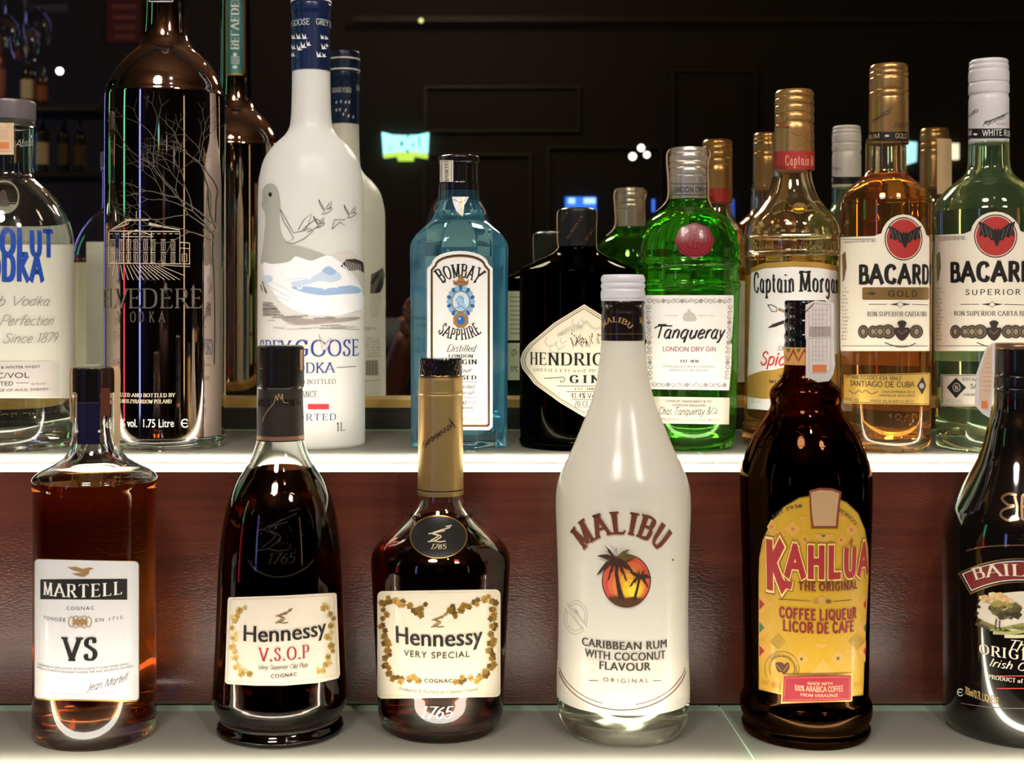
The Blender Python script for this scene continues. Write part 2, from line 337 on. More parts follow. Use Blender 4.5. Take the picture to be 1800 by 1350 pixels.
class Turned:
    """surface of revolution standing at plan position (X0, D) with its front turned to the viewer"""
    def __init__(s, cx, D, zb, prof_px, zs=None):
        s.D = D; s.X0 = (cx - PX) * D / F; s.zb = zb; s.k = D / F
        s.phi = atan2(s.X0, D); s.L = hypot(s.X0, D)
        pts = []
        for p in prof_px:
            z = -(p[1] - PY) * s.k - zb
            pts.append((p[0] * s.k * s.D / s.L * 1.0, max(z, 0)) + tuple(p[2:3]))
        s.ctrl = pts; s.prof = profile(pts)
        s.R0 = max(p[0] for p in s.prof)
        s.root = None
    def z(s, y): return -(y - PY) * s.k - s.zb
    def r(s, z):
        P = s.prof
        if z <= P[0][1]: return P[0][0]
        best = None
        for a, b in zip(P, P[1:]):
            if a[1] <= z <= b[1] and b[1] > a[1]:
                t = (z - a[1]) / (b[1] - a[1]); best = a[0] + (b[0] - a[0]) * t
                return max(best, .001)
        return P[-1][0]
    def hit(s, x, y, back=False, rfun=None):
        """where the line of sight through (x, y) of the frame meets the bottle; back = as seen in the mirror"""
        rf = rfun or s.r
        dx, dy, dz = (x - PX) / F, 1.0, -(y - PY) / F
        oy = 0.0
        if back: dy = -1.0; oy = 2 * MIRROR_Y
        px, py = -s.X0, oy - s.D
        c, sn = cos(s.phi), sin(s.phi)
        # turn into the bottle's own axes
        qx, qy = px * c - py * sn, px * sn + py * c
        ex, ey = dx * c - dy * sn, dx * sn + dy * c
        # (local frame: y axis points away from viewer)
        z = 0.1; t = 1
        A = ex * ex + ey * ey; B = qx * ex + qy * ey; Q = qx * qx + qy * qy
        t = (-B - s.R0 * .9) / A if not back else (-B - s.R0 * .9) / A
        for _ in range(12):
            z = dz * t - s.zb; R = rf(z); disc = B * B - A * (Q - R * R)
            tn = (-B - sqrt(disc)) / A if disc > 0 else -B / A
            t = (t + tn) / 2 if _ < 10 else tn
        hx, hy = qx + ex * t, qy + ey * t
        an = atan2(hx, -hy)
        if back and an < 0: an += 2 * pi
        return an * s.R0, dz * t - s.zb
    def place(s, u, z, off):
        a = u / s.R0; R = s.r(z) + off
        return (R * sin(a), -R * cos(a), z)
    step = .0032; zstep = .006
class Flat:
    """flat front of a square bottle"""
    def __init__(s, cx, D, zb, depth):
        s.D = D; s.X0 = (cx - PX) * D / F; s.zb = zb; s.k = D / F; s.phi = atan2(s.X0, D); s.L = hypot(s.X0, D); s.dep = depth; s.R0 = .04
    def hit(s, x, y, back=False):
        dx, dz = (x - PX) / F, -(y - PY) / F
        c, sn = cos(s.phi), sin(s.phi); px, py = -s.X0, -s.D
        qx, qy = px * c - py * sn, px * sn + py * c; ex, ey = dx * c - sn, dx * sn + c
        t = (-s.dep - qy) / ey
        return qx + ex * t, dz * t - s.zb
    def place(s, u, z, off): return (u, -s.dep - off, z)
    step = 1; zstep = 1
class Print:
    """a label, or print on glass: layers of shapes laid on a surface, all one mesh"""
    def __init__(s, surf, off=.0003, gap=.00011, back=False): s.S = surf; s.off = off; s.gap = gap; s.fs = []; s.mats = []; s.back = back
    def _mi(s, m):
        if m not in s.mats: s.mats.append(m)
        return s.mats.index(m)
    def face(s, uv, m, layer):
        i = s._mi(m)
        for q in clip_strips(uv, 0, 0, s.S.step):
            for r in clip_strips(q, 1, 0, s.S.zstep): s.fs.append((r, i, layer))
    def h(s, x, y): return s.S.hit(x, y, s.back)
    def scale(s, x, y):
        u0, z0 = s.h(x, y - 4); u1, z1 = s.h(x, y + 4); return (z0 - z1) / 8
    def poly(s, pts, m, layer=1, sub=14):
        """polygon given where its corners are seen in the frame"""
        P = []
        for i in range(len(pts)):
            a, b = pts[i], pts[(i + 1) % len(pts)]; n = max(1, int(hypot(b[0] - a[0], b[1] - a[1]) / sub))
            for k in range(n): P.append(s.h(a[0] + (b[0] - a[0]) * k / n, a[1] + (b[1] - a[1]) * k / n))
        for t in tessellate_polygon([[Vector((p[0], p[1], 0)) for p in P]]):
            s.face([P[i] for i in t], m, layer)
    def smooth(s, pts, m, layer=1): s.poly(catmull(pts, 5, True), m, layer)
    def rect(s, x0, y0, x1, y1, m, layer=0, r=0, dy0=0, dy1=0):
        if r:
            P = []
            for cx, cy, a0 in ((x1 - r, y0 + r + dy1, -90), (x1 - r, y1 - r + dy1, 0), (x0 + r, y1 - r + dy0, 90), (x0 + r, y0 + r + dy0, 180)):
                for k in range(5): a = radians(a0 + k * 22.5); P.append((cx + r * cos(a), cy + r * sin(a)))
        else: P = [(x0, y0 + dy0), (x1, y0 + dy1), (x1, y1 + dy1), (x0, y1 + dy0)]
        s.poly(P, m, layer)
    def disc(s, x, y, rx, ry, m, layer=1, n=28): s.poly([(x + rx * cos(2 * pi * k / n), y + ry * sin(2 * pi * k / n)) for k in range(n)], m, layer, 99)
    def line(s, pts, wpx, m, layer=1, smooth=False, closed=False, taper=0):
        """stroke through points of the frame"""
        if smooth: pts = catmull(pts, 5, closed)
        q = []
        for i in range(len(pts) if closed else len(pts) - 1):
            a, b = pts[i], pts[(i + 1) % len(pts)]; n = max(1, int(hypot(b[0] - a[0], b[1] - a[1]) / 12))
            q += [(a[0] + (b[0] - a[0]) * k / n, a[1] + (b[1] - a[1]) * k / n) for k in range(n)]
        if not closed: q.append(pts[-1])
        for f in stroke2d(q, lambda a, b, t: wpx * (1 - taper * t), closed):
            s.face([s.h(*p) for p in f], m, layer)
    def frame(s, x0, y0, x1, y1, wpx, m, layer=1, r=0, dy0=0, dy1=0):
        if r:
            P = []
            for cx, cy, a0 in ((x1 - r, y0 + r + dy1, -90), (x1 - r, y1 - r + dy1, 0), (x0 + r, y1 - r + dy0, 90), (x0 + r, y0 + r + dy0, 180)):
                for k in range(4): a = radians(a0 + k * 30); P.append((cx + r * cos(a), cy + r * sin(a)))
        else: P = [(x0, y0 + dy0), (x1, y0 + dy1), (x1, y1 + dy1), (x0, y1 + dy0)]
        s.line(P, wpx, m, layer, closed=True)
    def text(s, t, x0, x1, yb, h, m, style='sans', layer=2, slope=0, track=0, bold=0, fit=None):
        """line of lettering whose ends are seen at x0 and x1, baseline at yb (middle), capitals h tall"""
        gl = [glyph(c, style) for c in t]; W = sum(g[0] + track for g in gl) - track
        xm = (x0 + x1) / 2; ua, _ = s.h(x0, yb); ub, _ = s.h(x1, yb); _, zm = s.h(xm, yb); sc = s.scale(xm, yb - h / 2)
        i0, i1 = fit or (0, len(gl)); w0 = sum(g[0] + track for g in gl[:i0]); w1 = sum(g[0] + track for g in gl[:i1]) - track
        sx = (ub - ua) / (w1 - w0); sy = h * sc; pen = -w0
        for a, fs in gl:
            for f in fs:
                for bo in ((0, bold, -bold) if bold else (0,)):
                    P = []
                    for x, y in f:
                        u = ua + (pen + x + bo) * sx
                        P.append((u, zm + y * sy + slope * (pen / W - .5) * sc))
                    s.face(P, m, layer)
            pen += a + track
    def arc(s, t, xc, yc, rad, a0, a1, h, m, style='serif', layer=2, inner=False, grow=0):
        """lettering along an arc seen about (xc, yc); angles in degrees, 0 = straight up, clockwise"""
        u0, z0 = s.h(xc, yc); sc = s.scale(xc, yc); gl = [glyph(c, style) for c in t]; W = sum(g[0] for g in gl); pen = 0
        R = rad * sc; span = radians(a1 - a0)
        for a, fs in gl:
            mid = (pen + a / 2) / W; ang = radians(a0) + span * mid
            hs = h * sc * (1 + grow * (abs(mid - .5) * 2) ** 2)
            cw = abs(span) * R / W
            for f in fs:
                P = []
                for x, y in f:
                    lx = (x - a / 2) * cw; ly = y * hs
                    if inner:
                        rr = R - ly; aa = ang - lx / R if span < 0 else ang + lx / R
                        P.append((u0 + rr * sin(aa), z0 + rr * cos(aa)))
                    else:
                        rr = R + ly; aa = ang + lx / R
                        P.append((u0 + rr * sin(aa), z0 + rr * cos(aa)))
                s.face(P, m, layer)
            pen += a
    def micro(s, x0, x1, y, h, m, layer=2, style='sans', t=None):
        """a line too small to read in the photograph"""
        n = max(6, int((x1 - x0) / (h * .8)))
        word = t or ''.join(random.choice('aeinorst lm cdu ') for _ in range(n))
        s.text(word, x0, x1, y, h, m, style, layer)
    def build(s, name, parent):
        V, Fc, mi = [], [], []
        for q, i, layer in s.fs:
            n = len(V)
            ar = sum(q[k - 1][0] * q[k][1] - q[k][0] * q[k - 1][1] for k in range(len(q)))
            if abs(ar) < 1e-12: continue
            if ar < 0: q = q[::-1]
            V += [s.S.place(u, z, s.off + s.gap * layer) for u, z in q]; Fc.append(list(range(n, n + len(q)))); mi.append(i)
        return link(name, V, Fc, s.mats, mi, parent, smooth=True, sharp=None)

# ------------------------------------------------------------------ shelves, mirror, room
SHELF_F, SHELF_B = 1.007, 1.285      # upper shelf front edge and back
LOWER_F = .79
X0S, X1S = -.75, .85
JOINT = .2
m_riser = wood('riser_wood', rgb(80, 36, 25), rgb(112, 56, 39), .27, (1.0, 5, 26), .22, .9)
_b = m_riser.node_tree.nodes['Principled BSDF']; _b.inputs['Coat Weight'].default_value = .5; _b.inputs['Coat Roughness'].default_value = .28
m_base = wood('base_wood', rgb(30, 26, 20), rgb(60, 52, 40), .5, (1, 4, 50), .2)
m_slab = frosted('frosted_shelf_glass', rgb(190, 189, 174), .6, .2, 500, .1, .55)
_n = m_slab.node_tree; _t = _n.nodes.new('ShaderNodeTexCoord'); _q = _n.nodes.new('ShaderNodeTexVoronoi'); _q.inputs['Scale'].default_value = 90
_r = _n.nodes.new('ShaderNodeValToRGB'); _r.color_ramp.elements[0].position = .035; _r.color_ramp.elements[0].color = rgb(250, 248, 235); _r.color_ramp.elements[1].position = .06; _r.color_ramp.elements[1].color = rgb(190, 189, 174)
_n.links.new(_t.outputs['Object'], _q.inputs['Vector']); _n.links.new(_q.outputs['Distance'], _r.inputs[0]); _n.links.new(_r.outputs[0], _n.nodes['Principled BSDF'].inputs['Base Color'])
m_edge = frosted('shelf_glass_edge', rgb(214, 240, 220), .6, .2)
m_led = emis('led_diffuser', (1, .93, .80, 1), LED_POWER)
m_gold = pm('gold_trim', rgb(214, 176, 96), .4, .4)
m_dark = pm('dark_wall_paint', rgb(40, 33, 26), .7)

def slab(name, x0, x1, yf, yb, ztop, th, label):
    """frosted glass: satin top and clear green edges, open below where the light bar shines in"""
    c = ((x0 + x1) / 2, (yf + yb) / 2); V, Fc = boxg(x0 - c[0], x1 - c[0], yf - c[1], yb - c[1], -th, 0)
    Fc = Fc[1:]; mi = [0] + [1] * (len(Fc) - 1); n = len(V); V += [(x0 - c[0], yb - c[1] - .014, .0003), (x1 - c[0], yb - c[1] - .014, .0003), (x1 - c[0], yb - c[1], .0003), (x0 - c[0], yb - c[1], .0003)]; Fc.append([n, n + 1, n + 2, n + 3]); mi.append(1)
    o = link(name, V, Fc, [m_slab, m_edge], mi, loc=(c[0], c[1], ztop + ZC), smooth=False)
    tag(o, label, 'shelf', 'frosted glass shelf panels'); return o
for zt, yf, yb, nm in ((UP_Z, SHELF_F, SHELF_B, 'upper'), (LOW_Z, LOWER_F, SHELF_F - .004, 'lower')):
    for a, b, sd in ((X0S, JOINT - .0006, 'left'), (JOINT + .0006, X1S, 'right')):
        slab('glass_shelf', a, b, yf, yb, zt, .0065, 'frosted glass shelf panel of the %s tier, %s of the panel joint' % (nm, sd))
    # light bar in a channel below the front of the glass
    yc = yf + (.036 if nm == 'upper' else .068)
    o = box('light_bar', X0S, X1S, yc - .0075, yc + .0075, zt - .016, zt + .0004, m_led)
    tag(o, 'long warm white light bar glowing under the front of the %s glass shelf' % nm, 'light')
    o = box('trim_%d' % (1 if nm == 'upper' else 2), X0S, X1S, yc + .022, yc + .028, zt - .032, zt - .0075, pm('channel_white', rgb(200, 196, 186), .6)); tag(o, kind='structure')
V, Fc = boxg(X0S, X1S, -.007, 0, 0, -LOW_Z + UP_Z - .0065)
o = link('riser_board', [(a - .05, b, c) for a, b, c in V], Fc, m_riser, loc=(.05, SHELF_F + .008, LOW_Z + ZC), smooth=False)
tag(o, 'dark reddish brown wooden riser board between the two bottle tiers', 'board')
o = box('gold_strip', X0S, X1S, MIRROR_Y - .030, MIRROR_Y - .001, -.0985, -.0905, m_gold); tag(o, 'thin gold strip along the foot of the mirror', 'trim')
o = box('mirror_base_board', X0S, X1S, MIRROR_Y - .028, MIRROR_Y - .002, UP_Z, -.0987, m_base); tag(o, 'dark grained base board under the gold strip behind the upper shelf', 'board')
mm = bpy.data.materials.new('mirror'); mm.use_nodes = True; nt = mm.node_tree; nt.nodes.clear()
oo = nt.nodes.new('ShaderNodeOutputMaterial'); gg = nt.nodes.new('ShaderNodeBsdfGlossy'); gg.inputs[0].default_value = (.92, .91, .82, 1); gg.inputs[1].default_value = 0
nt.links.new(gg.outputs[0], oo.inputs[0])
o = box('wall_mirror', X0S - .2, X1S + .2, MIRROR_Y, MIRROR_Y + .006, -.125, .75, mm); tag(o, 'large dark tinted mirror behind the upper row of bottles', 'mirror')
# cabinet that carries the tiers
Vc, Fcc = boxg(X0S, X1S, LOWER_F + .01, 1.004, -1.35, LOW_Z - .034)
boxg(X0S, X1S, 1.016, MIRROR_Y + .006, -1.35, UP_Z - .034, Vc, Fcc)
o = link('back_bar_cabinet', [(a, b - 1.1, c + 1.35) for a, b, c in Vc], Fcc, pm('cabinet_wood', rgb(60, 32, 24), .5), loc=(0, 1.1, 0), smooth=False)
tag(o, 'dark wooden back bar cabinet under the lit glass tiers', 'cabinet')

def struct(name, *a): o = box(name, *a); tag(o, kind='structure'); return o
RX0, RX1, RY = -3.2, 3.4, -3.55
struct('floor', RX0, RX1, RY, 1.6, -1.36, -1.352, pm('floor_stone', rgb(42, 34, 28), .4))
struct('ceiling', RX0, RX1, RY, 1.6, 1.62, 1.70, pm('ceiling_paint', rgb(128, 92, 66), .8))
struct('wall_left', RX0 - .1, RX0, RY, 1.6, -1.36, 1.62, m_dark)
struct('wall_right', RX1, RX1 + .1, RY, 1.6, -1.36, 1.62, m_dark)
struct('wall_front', RX0, RX1, RY - .1, RY, -1.36, 1.62, m_dark)
struct('wall_back', RX0, RX1, 1.34, 1.44, -1.36, 1.62, m_dark)

# things of the room that the mirror shows: R(x, y, depth) turns a place in the mirror picture into the room
def R(x, y, yw):
    D = 2 * MIRROR_Y - yw; return ((x - PX) * D / F, yw, -(y - PY) * D / F)
def rbox(name, x0, x1, y0, y1, yw, th, m, parent=None):
    a = R(x0, y1, yw); b = R(x1, y0, yw); return box(name, a[0], b[0], yw - th, yw, a[2], b[2], m, parent)
YW = RY + .03
def plate(name, pts, yw, m, th=.02, parent=None):
    """flat outlined board of real thickness facing the mirror"""
    P = [R(x, y, yw) for x, y in pts]; cx = sum(p[0] for p in P) / len(P); cz = sum(p[2] for p in P) / len(P)
    n = len(P); V = [(p[0] - cx, 0, p[2] - cz) for p in P] + [(p[0] - cx, -th, p[2] - cz) for p in P]
    Fc = [list(range(n)), list(range(2 * n - 1, n - 1, -1))] + [[i, (i + 1) % n, n + (i + 1) % n, n + i][::-1] for i in range(n)]
    loc = (cx, yw, cz + ZC)
    if parent: pl = parent.location; loc = (loc[0] - pl[0], loc[1] - pl[1], loc[2] - pl[2])
    return link(name, V, Fc, m, parent=parent, loc=loc, smooth=False)
m_frame = pm('dark_panel_frame', rgb(52, 42, 33), .5)
# lit sign, cyan above and yellow-green below
c = R(712, 262, YW); sg = empty('neon_sign', (c[0], c[1], c[2] + ZC)); tag(sg, 'glowing cyan and yellow-green bar sign reflected in the mirror', 'sign')
plate('sign_panel', [(671, 232), (690, 237), (712, 238), (735, 237), (754, 233), (752, 275), (735, 272), (728, 271), (698, 271), (690, 272), (674, 276)], YW, emis('sign_cyan', (.35, .95, 1, 1), 1.9), .02, sg)
plate('sign_foot', [(674, 270), (698, 267), (726, 267), (752, 270), (752, 279), (728, 275), (727, 283), (700, 283), (698, 275), (675, 278)], YW + .012, emis('sign_yellow', (.62, .95, .12, 1), 1.1), .01, sg)
mk = emis('sign_letter_gap', (.02, .30, .36, 1), .5)
for q in ([(704, 248), (708, 248), (709, 257), (703, 256)], [(735, 240), (738, 240), (739, 257), (736, 257)], [(716, 238), (719, 238), (718, 243), (715, 243)], [(686, 258), (689, 258), (685, 266), (683, 266)], [(714, 262), (720, 266), (718, 269), (712, 265)], [(724, 252), (727, 250), (728, 258), (725, 259)]):
    plate('sign_mark', q, YW + .014, mk, .004, sg)
# smaller lit signs
def lit(name, pts, col, s, label, yw=YW, cat='sign'):
    o = plate(name, pts, yw, emis('lit_%d_%d' % (pts[0][0], pts[0][1]), col, s)); tag(o, label, cat); return o
b = lit('neon_sign', [(994, 346), (1048, 346), (1048, 372), (994, 372)], (.03, .16, .75, 1), 1.6, 'small blue lit sign reflected just above the black gin bottle stopper')
for x in (1005, 1032, 1041): plate('sign_glow', [(x - 6, 348), (x + 6, 348), (x + 6, 358), (x - 6, 358)], YW + .01, emis('sign_lightblue', (.45, .7, 1, 1), 1.5), .004, b)
lit('neon_sign', [(1590, 248), (1612, 250), (1611, 284), (1593, 290)], (.45, .9, .95, 1), 1.3, 'pale cyan lit sign reflected right beside the gold rum bottle neck')
lit('lit_window', [(1657, 252), (1686, 252), (1686, 280), (1657, 280)], (1, .9, .66, 1), 1.3, 'small warm white lit square reflected between the two rightmost bottle necks', cat='light')
lit('neon_sign', [(1147, 350), (1151, 350), (1151, 372), (1147, 372)], (.05, .15, .8, 1), 1.5, 'thin blue lit strip reflected beside the green gin cap')
lit('neon_sign', [(1284, 350), (1291, 350), (1291, 385), (1284, 385)], (.04, .10, .6, 1), .9, 'thin dark blue lit strip reflected between green gin and spiced rum bottles')
# lamp with three bulbs, and single lamps
m_bulb = emis('bulb', (1, .92, .82, 1), 9); m_metal = pm('lamp_metal', rgb(60, 56, 50), .4, .8)
def bulb(name, x, y, rpx, yw, col, s, parent=None):
    c = R(x, y, yw); r = rpx * (2 * MIRROR_Y - yw) / F
    V, Fc = lathe([(0, -r), (r * .5, -r * .86), (r * .87, -r * .5), (r, 0), (r * .87, r * .5), (r * .5, r * .86), (0, r)], 20)
    loc = (c[0], c[1], c[2] + ZC)
    if parent: pl = parent.location; loc = (loc[0] - pl[0], loc[1] - pl[1], loc[2] - pl[2])
    return link(name, V, Fc, emis('bulb_%d_%d' % (x, y), col, s), parent=parent, loc=loc)
yl = -2.6
c = R(1128, 268, yl); lp = empty('spot_lamp', (c[0], c[1], c[2] + ZC)); tag(lp, 'cluster of three white bulbs reflected above the green gin bottle', 'lamp')
for x, y, r in ((1112, 275, 6.5), (1127, 260, 6), (1137, 272, 5.5)): bulb('bulb', x, y, r, yl, (1, .95, .88, 1), 4, lp)
rbox('bracket', 1124, 1146, 252, 262, yl - .05, .02, m_metal, lp)
for x, y, r, col, s_, lb in ((740, 36, 4.5, (.8, .9, .35, 1), 1.2, 'tiny greenish lamp reflected high above the blue gin bottle'), (105, 125, 6, (1, 1, .95, 1), 6, 'small white lamp reflected between the two leftmost bottles'), (55, 127, 5, (.05, .15, 1, 1), 1.4, 'small blue lamp reflected above the grey bottle cap')):
    o = bulb('small_lamp', x, y, r, yl, col, s_); tag(o, lb, 'lamp')
# panelled doors and frames of the far wall, faintly seen
def frame4(name, x0, x1, y0, y1, wpx, m, label, cat='panel'):
    c = R((x0 + x1) / 2, y1, YW); e = empty(name, (c[0], c[1], c[2] + ZC)); tag(e, label, cat)
    rbox('rail', x0, x1, y0, y0 + wpx, YW, .02, m, e); rbox('rail', x0, x1, y1 - wpx, y1, YW, .02, m, e)
    rbox('stile', x0, x0 + wpx, y0 + wpx, y1 - wpx, YW, .02, m, e); rbox('stile', x1 - wpx, x1, y0 + wpx, y1 - wpx, YW, .02, m, e)
frame4('wall_panel', 960, 1165, 255, 620, 6, m_frame, 'tall dark wooden wall panel frame faintly reflected behind the black gin bottle')
frame4('wall_panel', 742, 935, 268, 620, 6, m_frame, 'dark wooden wall panel frame faintly reflected around the blue gin bottle cap')
frame4('wall_panel', 745, 1020, 150, 232, 5, m_frame, 'wide dark wooden transom frame faintly reflected above the blue gin bottle')
frame4('wall_panel', 1180, 1330, 120, 560, 6, m_frame, 'dark wooden wall panel frame faintly reflected between green gin and spiced rum')
o = rbox('ceiling_beam', 620, 1800, 28, 38, YW + .1, .05, m_frame); tag(o, 'dark ceiling beam faintly reflected along the top', 'beam')
# red poster
c = R(218, 38, YW); po = rbox('poster', 187, 248, -20, 75, YW, .01, pm('poster_red', rgb(92, 30, 34), .6)); tag(po, 'dim dark red poster reflected to the left of the tallest bottle', 'poster')
for i, y in enumerate((8, 26, 44, 60)): q = rbox('poster_print', 196 + i * 2, 240 - i, y, y + 8, YW + .003, .002, pm('poster_print', rgb(140, 70, 60), .6), po)

# coloured neon tubes on the side of the room, past what the mirror shows
for x, y, w_, z0, z1, col, s_, lb in ((RX0 + .03, -2.95, .34, -.5, 1.4, (.30, .36, 1), 4, 'wide violet blue neon tube in the left corner of the room'), (RX0 + .03, .05, .16, .3, 1.4, (.2, 1, .5), 2.5, 'green neon tube on the left wall, upper'), (RX0 + .03, .05, .16, -.6, .25, (1, .08, .10), 2.5, 'red neon tube on the left wall, lower'), (RX1 - .05, -2.2, .10, -.4, 1.2, (1, .75, .4), 3, 'amber neon tube on the right wall')):
    o = box('neon_tube', x - .02, x + .02, y - w_ / 2, y + w_ / 2, z0, z1, emis('neon_%d' % (z0 * 100 + y * 10), col + (1,), s_)); tag(o, lb, 'light')

# ------------------------------------------------------------------ bottle builders
def start(name, S, label, cat='bottle', group=None):
    e = empty(name, (S.X0, S.D, S.zb + ZC), -S.phi); tag(e, label, cat, group); S.root = e; return e
def body(S, mat, liquid=None, fill=None, t=.0024, tb=.007, shape=None, seg=96, name='glass_body', dome=.006):
    """hollow glass bottle with wall thickness and, below the fill line, its drink"""
    out = [(0, .0012)] + [p for p in S.prof]
    zt = out[-1][1]
    inn = [(max(r - t, .002), z) for r, z in S.prof if z > tb + .004]
    r0 = inn[0][0]
    inn = [(0, tb + dome), (r0 * .45, tb + dome * .8), (r0 * .8, tb + .001), (r0 * .95, tb + .001)] + inn
    V, Fc = lathe(out + [(r, z) for r, z in inn[::-1]], seg, shape=shape, cap0=False, cap1=False)
    b = link(name, V, Fc, mat, parent=S.root, sharp=.7)
    if liquid:
        zf = S.z(fill); q = [(r + .0002 if r > 0 else 0, z - .0002) for r, z in inn if z < zf]
        q.append((max(S.r(zf) - t + .0002, .002), zf)); q.append((0, zf))
        V, Fc = lathe(q, seg, shape=shape, cap0=False, cap1=False)
        link('liquid', V, Fc, liquid, parent=S.root, sharp=.7)
    return b
def solid(S, name, pts, mat, seg=72, shape=None, sharp=.5, top=True, mi=None, closed=False):
    """turned part given by half widths and heights seen in the frame (bottom to top)"""
    k = S.k * S.D / S.L; q = profile([(p[0] * k, S.z(p[1])) + tuple(p[2:3]) for p in pts], 4)
    if not closed: q = [(0, q[0][1])] + q + [(0, q[-1][1])]
    V, Fc = lathe(q, seg, shape=shape, cap0=False, cap1=False)
    return link(name, V, Fc, mat, parent=S.root, sharp=sharp)
def sleeve(S, name, pts, mat, seg=72, t=.0006, **kw):
    """thin turned sleeve (foil, band) round the neck"""
    k = S.k * S.D / S.L; q = profile([(p[0] * k, S.z(p[1])) + tuple(p[2:3]) for p in pts], 4)
    q = q + [(r - t, z) for r, z in q[::-1]] + [q[0]]
    V, Fc = lathe(q, seg, cap0=False, cap1=False, **kw)
    return link(name, V, Fc, mat, parent=S.root, sharp=.5)
def tape(S, name, ang, wpx, pts, m, label=None):
    """paper strip hanging down the bottle side at an angle from the front; pts = (distance from axis, height) seen"""
    k = S.k; a = radians(ang); V = []; Fc = []; w = wpx * k / 2
    q = catmull([(p[0] * k, S.z(p[1])) for p in pts], 4)
    nx, ny = sin(a), -cos(a); tx, ty = cos(a), sin(a)
    for d in (0, -.0003):
        for r, z in q:
            for sgn in (-1, -.33, .33, 1):
                dd = r + d - (w * sgn) ** 2 / (2 * max(r, .01)) * .6
                V.append((nx * dd + tx * w * sgn, ny * dd + ty * w * sgn, z))
    n = len(q)
    for i in range(n - 1):
        for j in range(3):
            f = [i * 4 + j, i * 4 + j + 1, i * 4 + j + 5, i * 4 + j + 4]; Fc.append(f); Fc.append([v + 4 * n for v in f][::-1])
    o = link(name, V, Fc, m, parent=S.root, sharp=None)
    if label: o['label'] = label
    return o
def sub(S, prof_px, bulge=0):
    """printable surface for a cap or sleeve on the same axis"""
    q = Turned.__new__(Turned); q.__dict__.update(S.__dict__); k = S.k * S.D / S.L
    q.prof = [(p[0] * k, S.z(p[1])) for p in prof_px]; q.R0 = max(p[0] for p in q.prof); return q
def norm(pts, cx, cy, sx, sy): return [(cx + x * sx, cy + y * sy) for x, y in pts]
def threads(r, y0, y1, n, amp=1.6):
    """beaded outline for a ribbed metal cap between heights y0 (low) and y1 (high)"""
    o = []; h = (y0 - y1) / n
    for i in range(n):
        b = y0 - i * h; o += [(r - amp, b - .12 * h), (r, b - .35 * h), (r, b - .65 * h), (r - amp, b - .9 * h)]
    return o

CREAM = pm('paper_cream', rgb(236, 226, 206), .45, coat=.15)
WHITE = pm('paper_white', rgb(230, 227, 222), .45, coat=.15)
BLK = ink(22, 18, 16); BLK2 = ink(60, 52, 46); GOLDI = pm('foil_gold', rgb(190, 150, 78), .32, .8); GREY = ink(150, 142, 134); LGREY = ink(188, 182, 172)
NAVY = ink(28, 44, 96); RED = ink(178, 44, 44); WHI = ink(236, 234, 228)
TAPE = pm('tax_paper', rgb(226, 196, 160), .6); TAPEW = pm('tax_paper_white', rgb(222, 212, 208), .6); ORNG = ink(226, 130, 78)
CLEAR = glassm('clear_glass', (.985, .995, .975), 1.5); SPIRIT = glassm('clear_spirit', (.985, .99, .97), 1.36)
BLACKPL = pm('black_plastic', rgb(18, 16, 16), .22, coat=.4)

# 1 --- clear vodka bottle, left edge of the upper shelf
S = Turned(16, 1.133, UP_Z, [(100, 788), (112, 784), (115, 774), (115.5, 740), (115, 600), (115, 440), (113, 410), (106, 386), (94, 362), (76, 338), (58, 322), (47, 312), (44, 300), (43.5, 280), (43.5, 225, 1), (47, 222), (47, 213, 1)])
start('vodka_bottle', S, 'clear vodka bottle with big blue lettering and grey cap, cut by left edge')
body(S, CLEAR, SPIRIT, 428)
solid(S, 'cap', [(47, 212, 1), (48, 210), (48, 184), (46.5, 179, 1)], pm('cap_grey', rgb(118, 108, 112), .35, .3))
P = Print(S, back=True); m = frosted('back_paper', rgb(252, 250, 240), .45, .6)
P.rect(152, 425, 284, 640, m); P.build('back_label', S.root)
P = Print(S, .0002); P.rect(-98, 430, 129, 700, frosted('satin_white_coat', rgb(240, 238, 222), .3, .4), 0, 3); P.build('satin_panel', S.root)
P = Print(S, .0005); blue = ink(20, 66, 160)
P.text('ABSOLUT', -67, 94, 447, 43, blue, 'fat', bold=.03); P.text('VODKA', -48, 76, 491, 42, blue, 'fat', bold=.03)
P.text('Superb Vodka', -64, 84, 537, 17, GREY, 'sign'); P.text('to Perfection', -30, 92, 572, 18, GREY, 'sign'); P.text('Sweden Since 1879', -70, 98, 603, 17, GREY, 'sign')
P.build('printed_lettering', S.root)
P = Print(S, .0007); P.rect(-70, 636, 103, 696, frosted('label_satin', rgb(214, 206, 200), .2, .35), 0, dy1=-1)
P.text('WATER & WINTER WHEAT', -28, 70, 648, 5, BLK2); P.text('40% ALC/VOL', -64, 51, 665, 9.5, BLK2); P.text('IMPORTED', -38, 24, 678, 7, BLK2); P.text('90 PROOF', 54, 80, 677, 4, GREY)
P.line([(28, 673), (50, 673)], .8, BLK2); P.text('THE VILLAGE OF AHUS, SWEDEN', -42, 84, 688, 4.5, BLK2); P.build('lower_label', S.root)
P = Print(S, .0006); P.text('COUNTRY OF SWEDEN', -92, 113, 738, 11, CLEAR, 'medium'); P.build('raised_lettering', S.root)
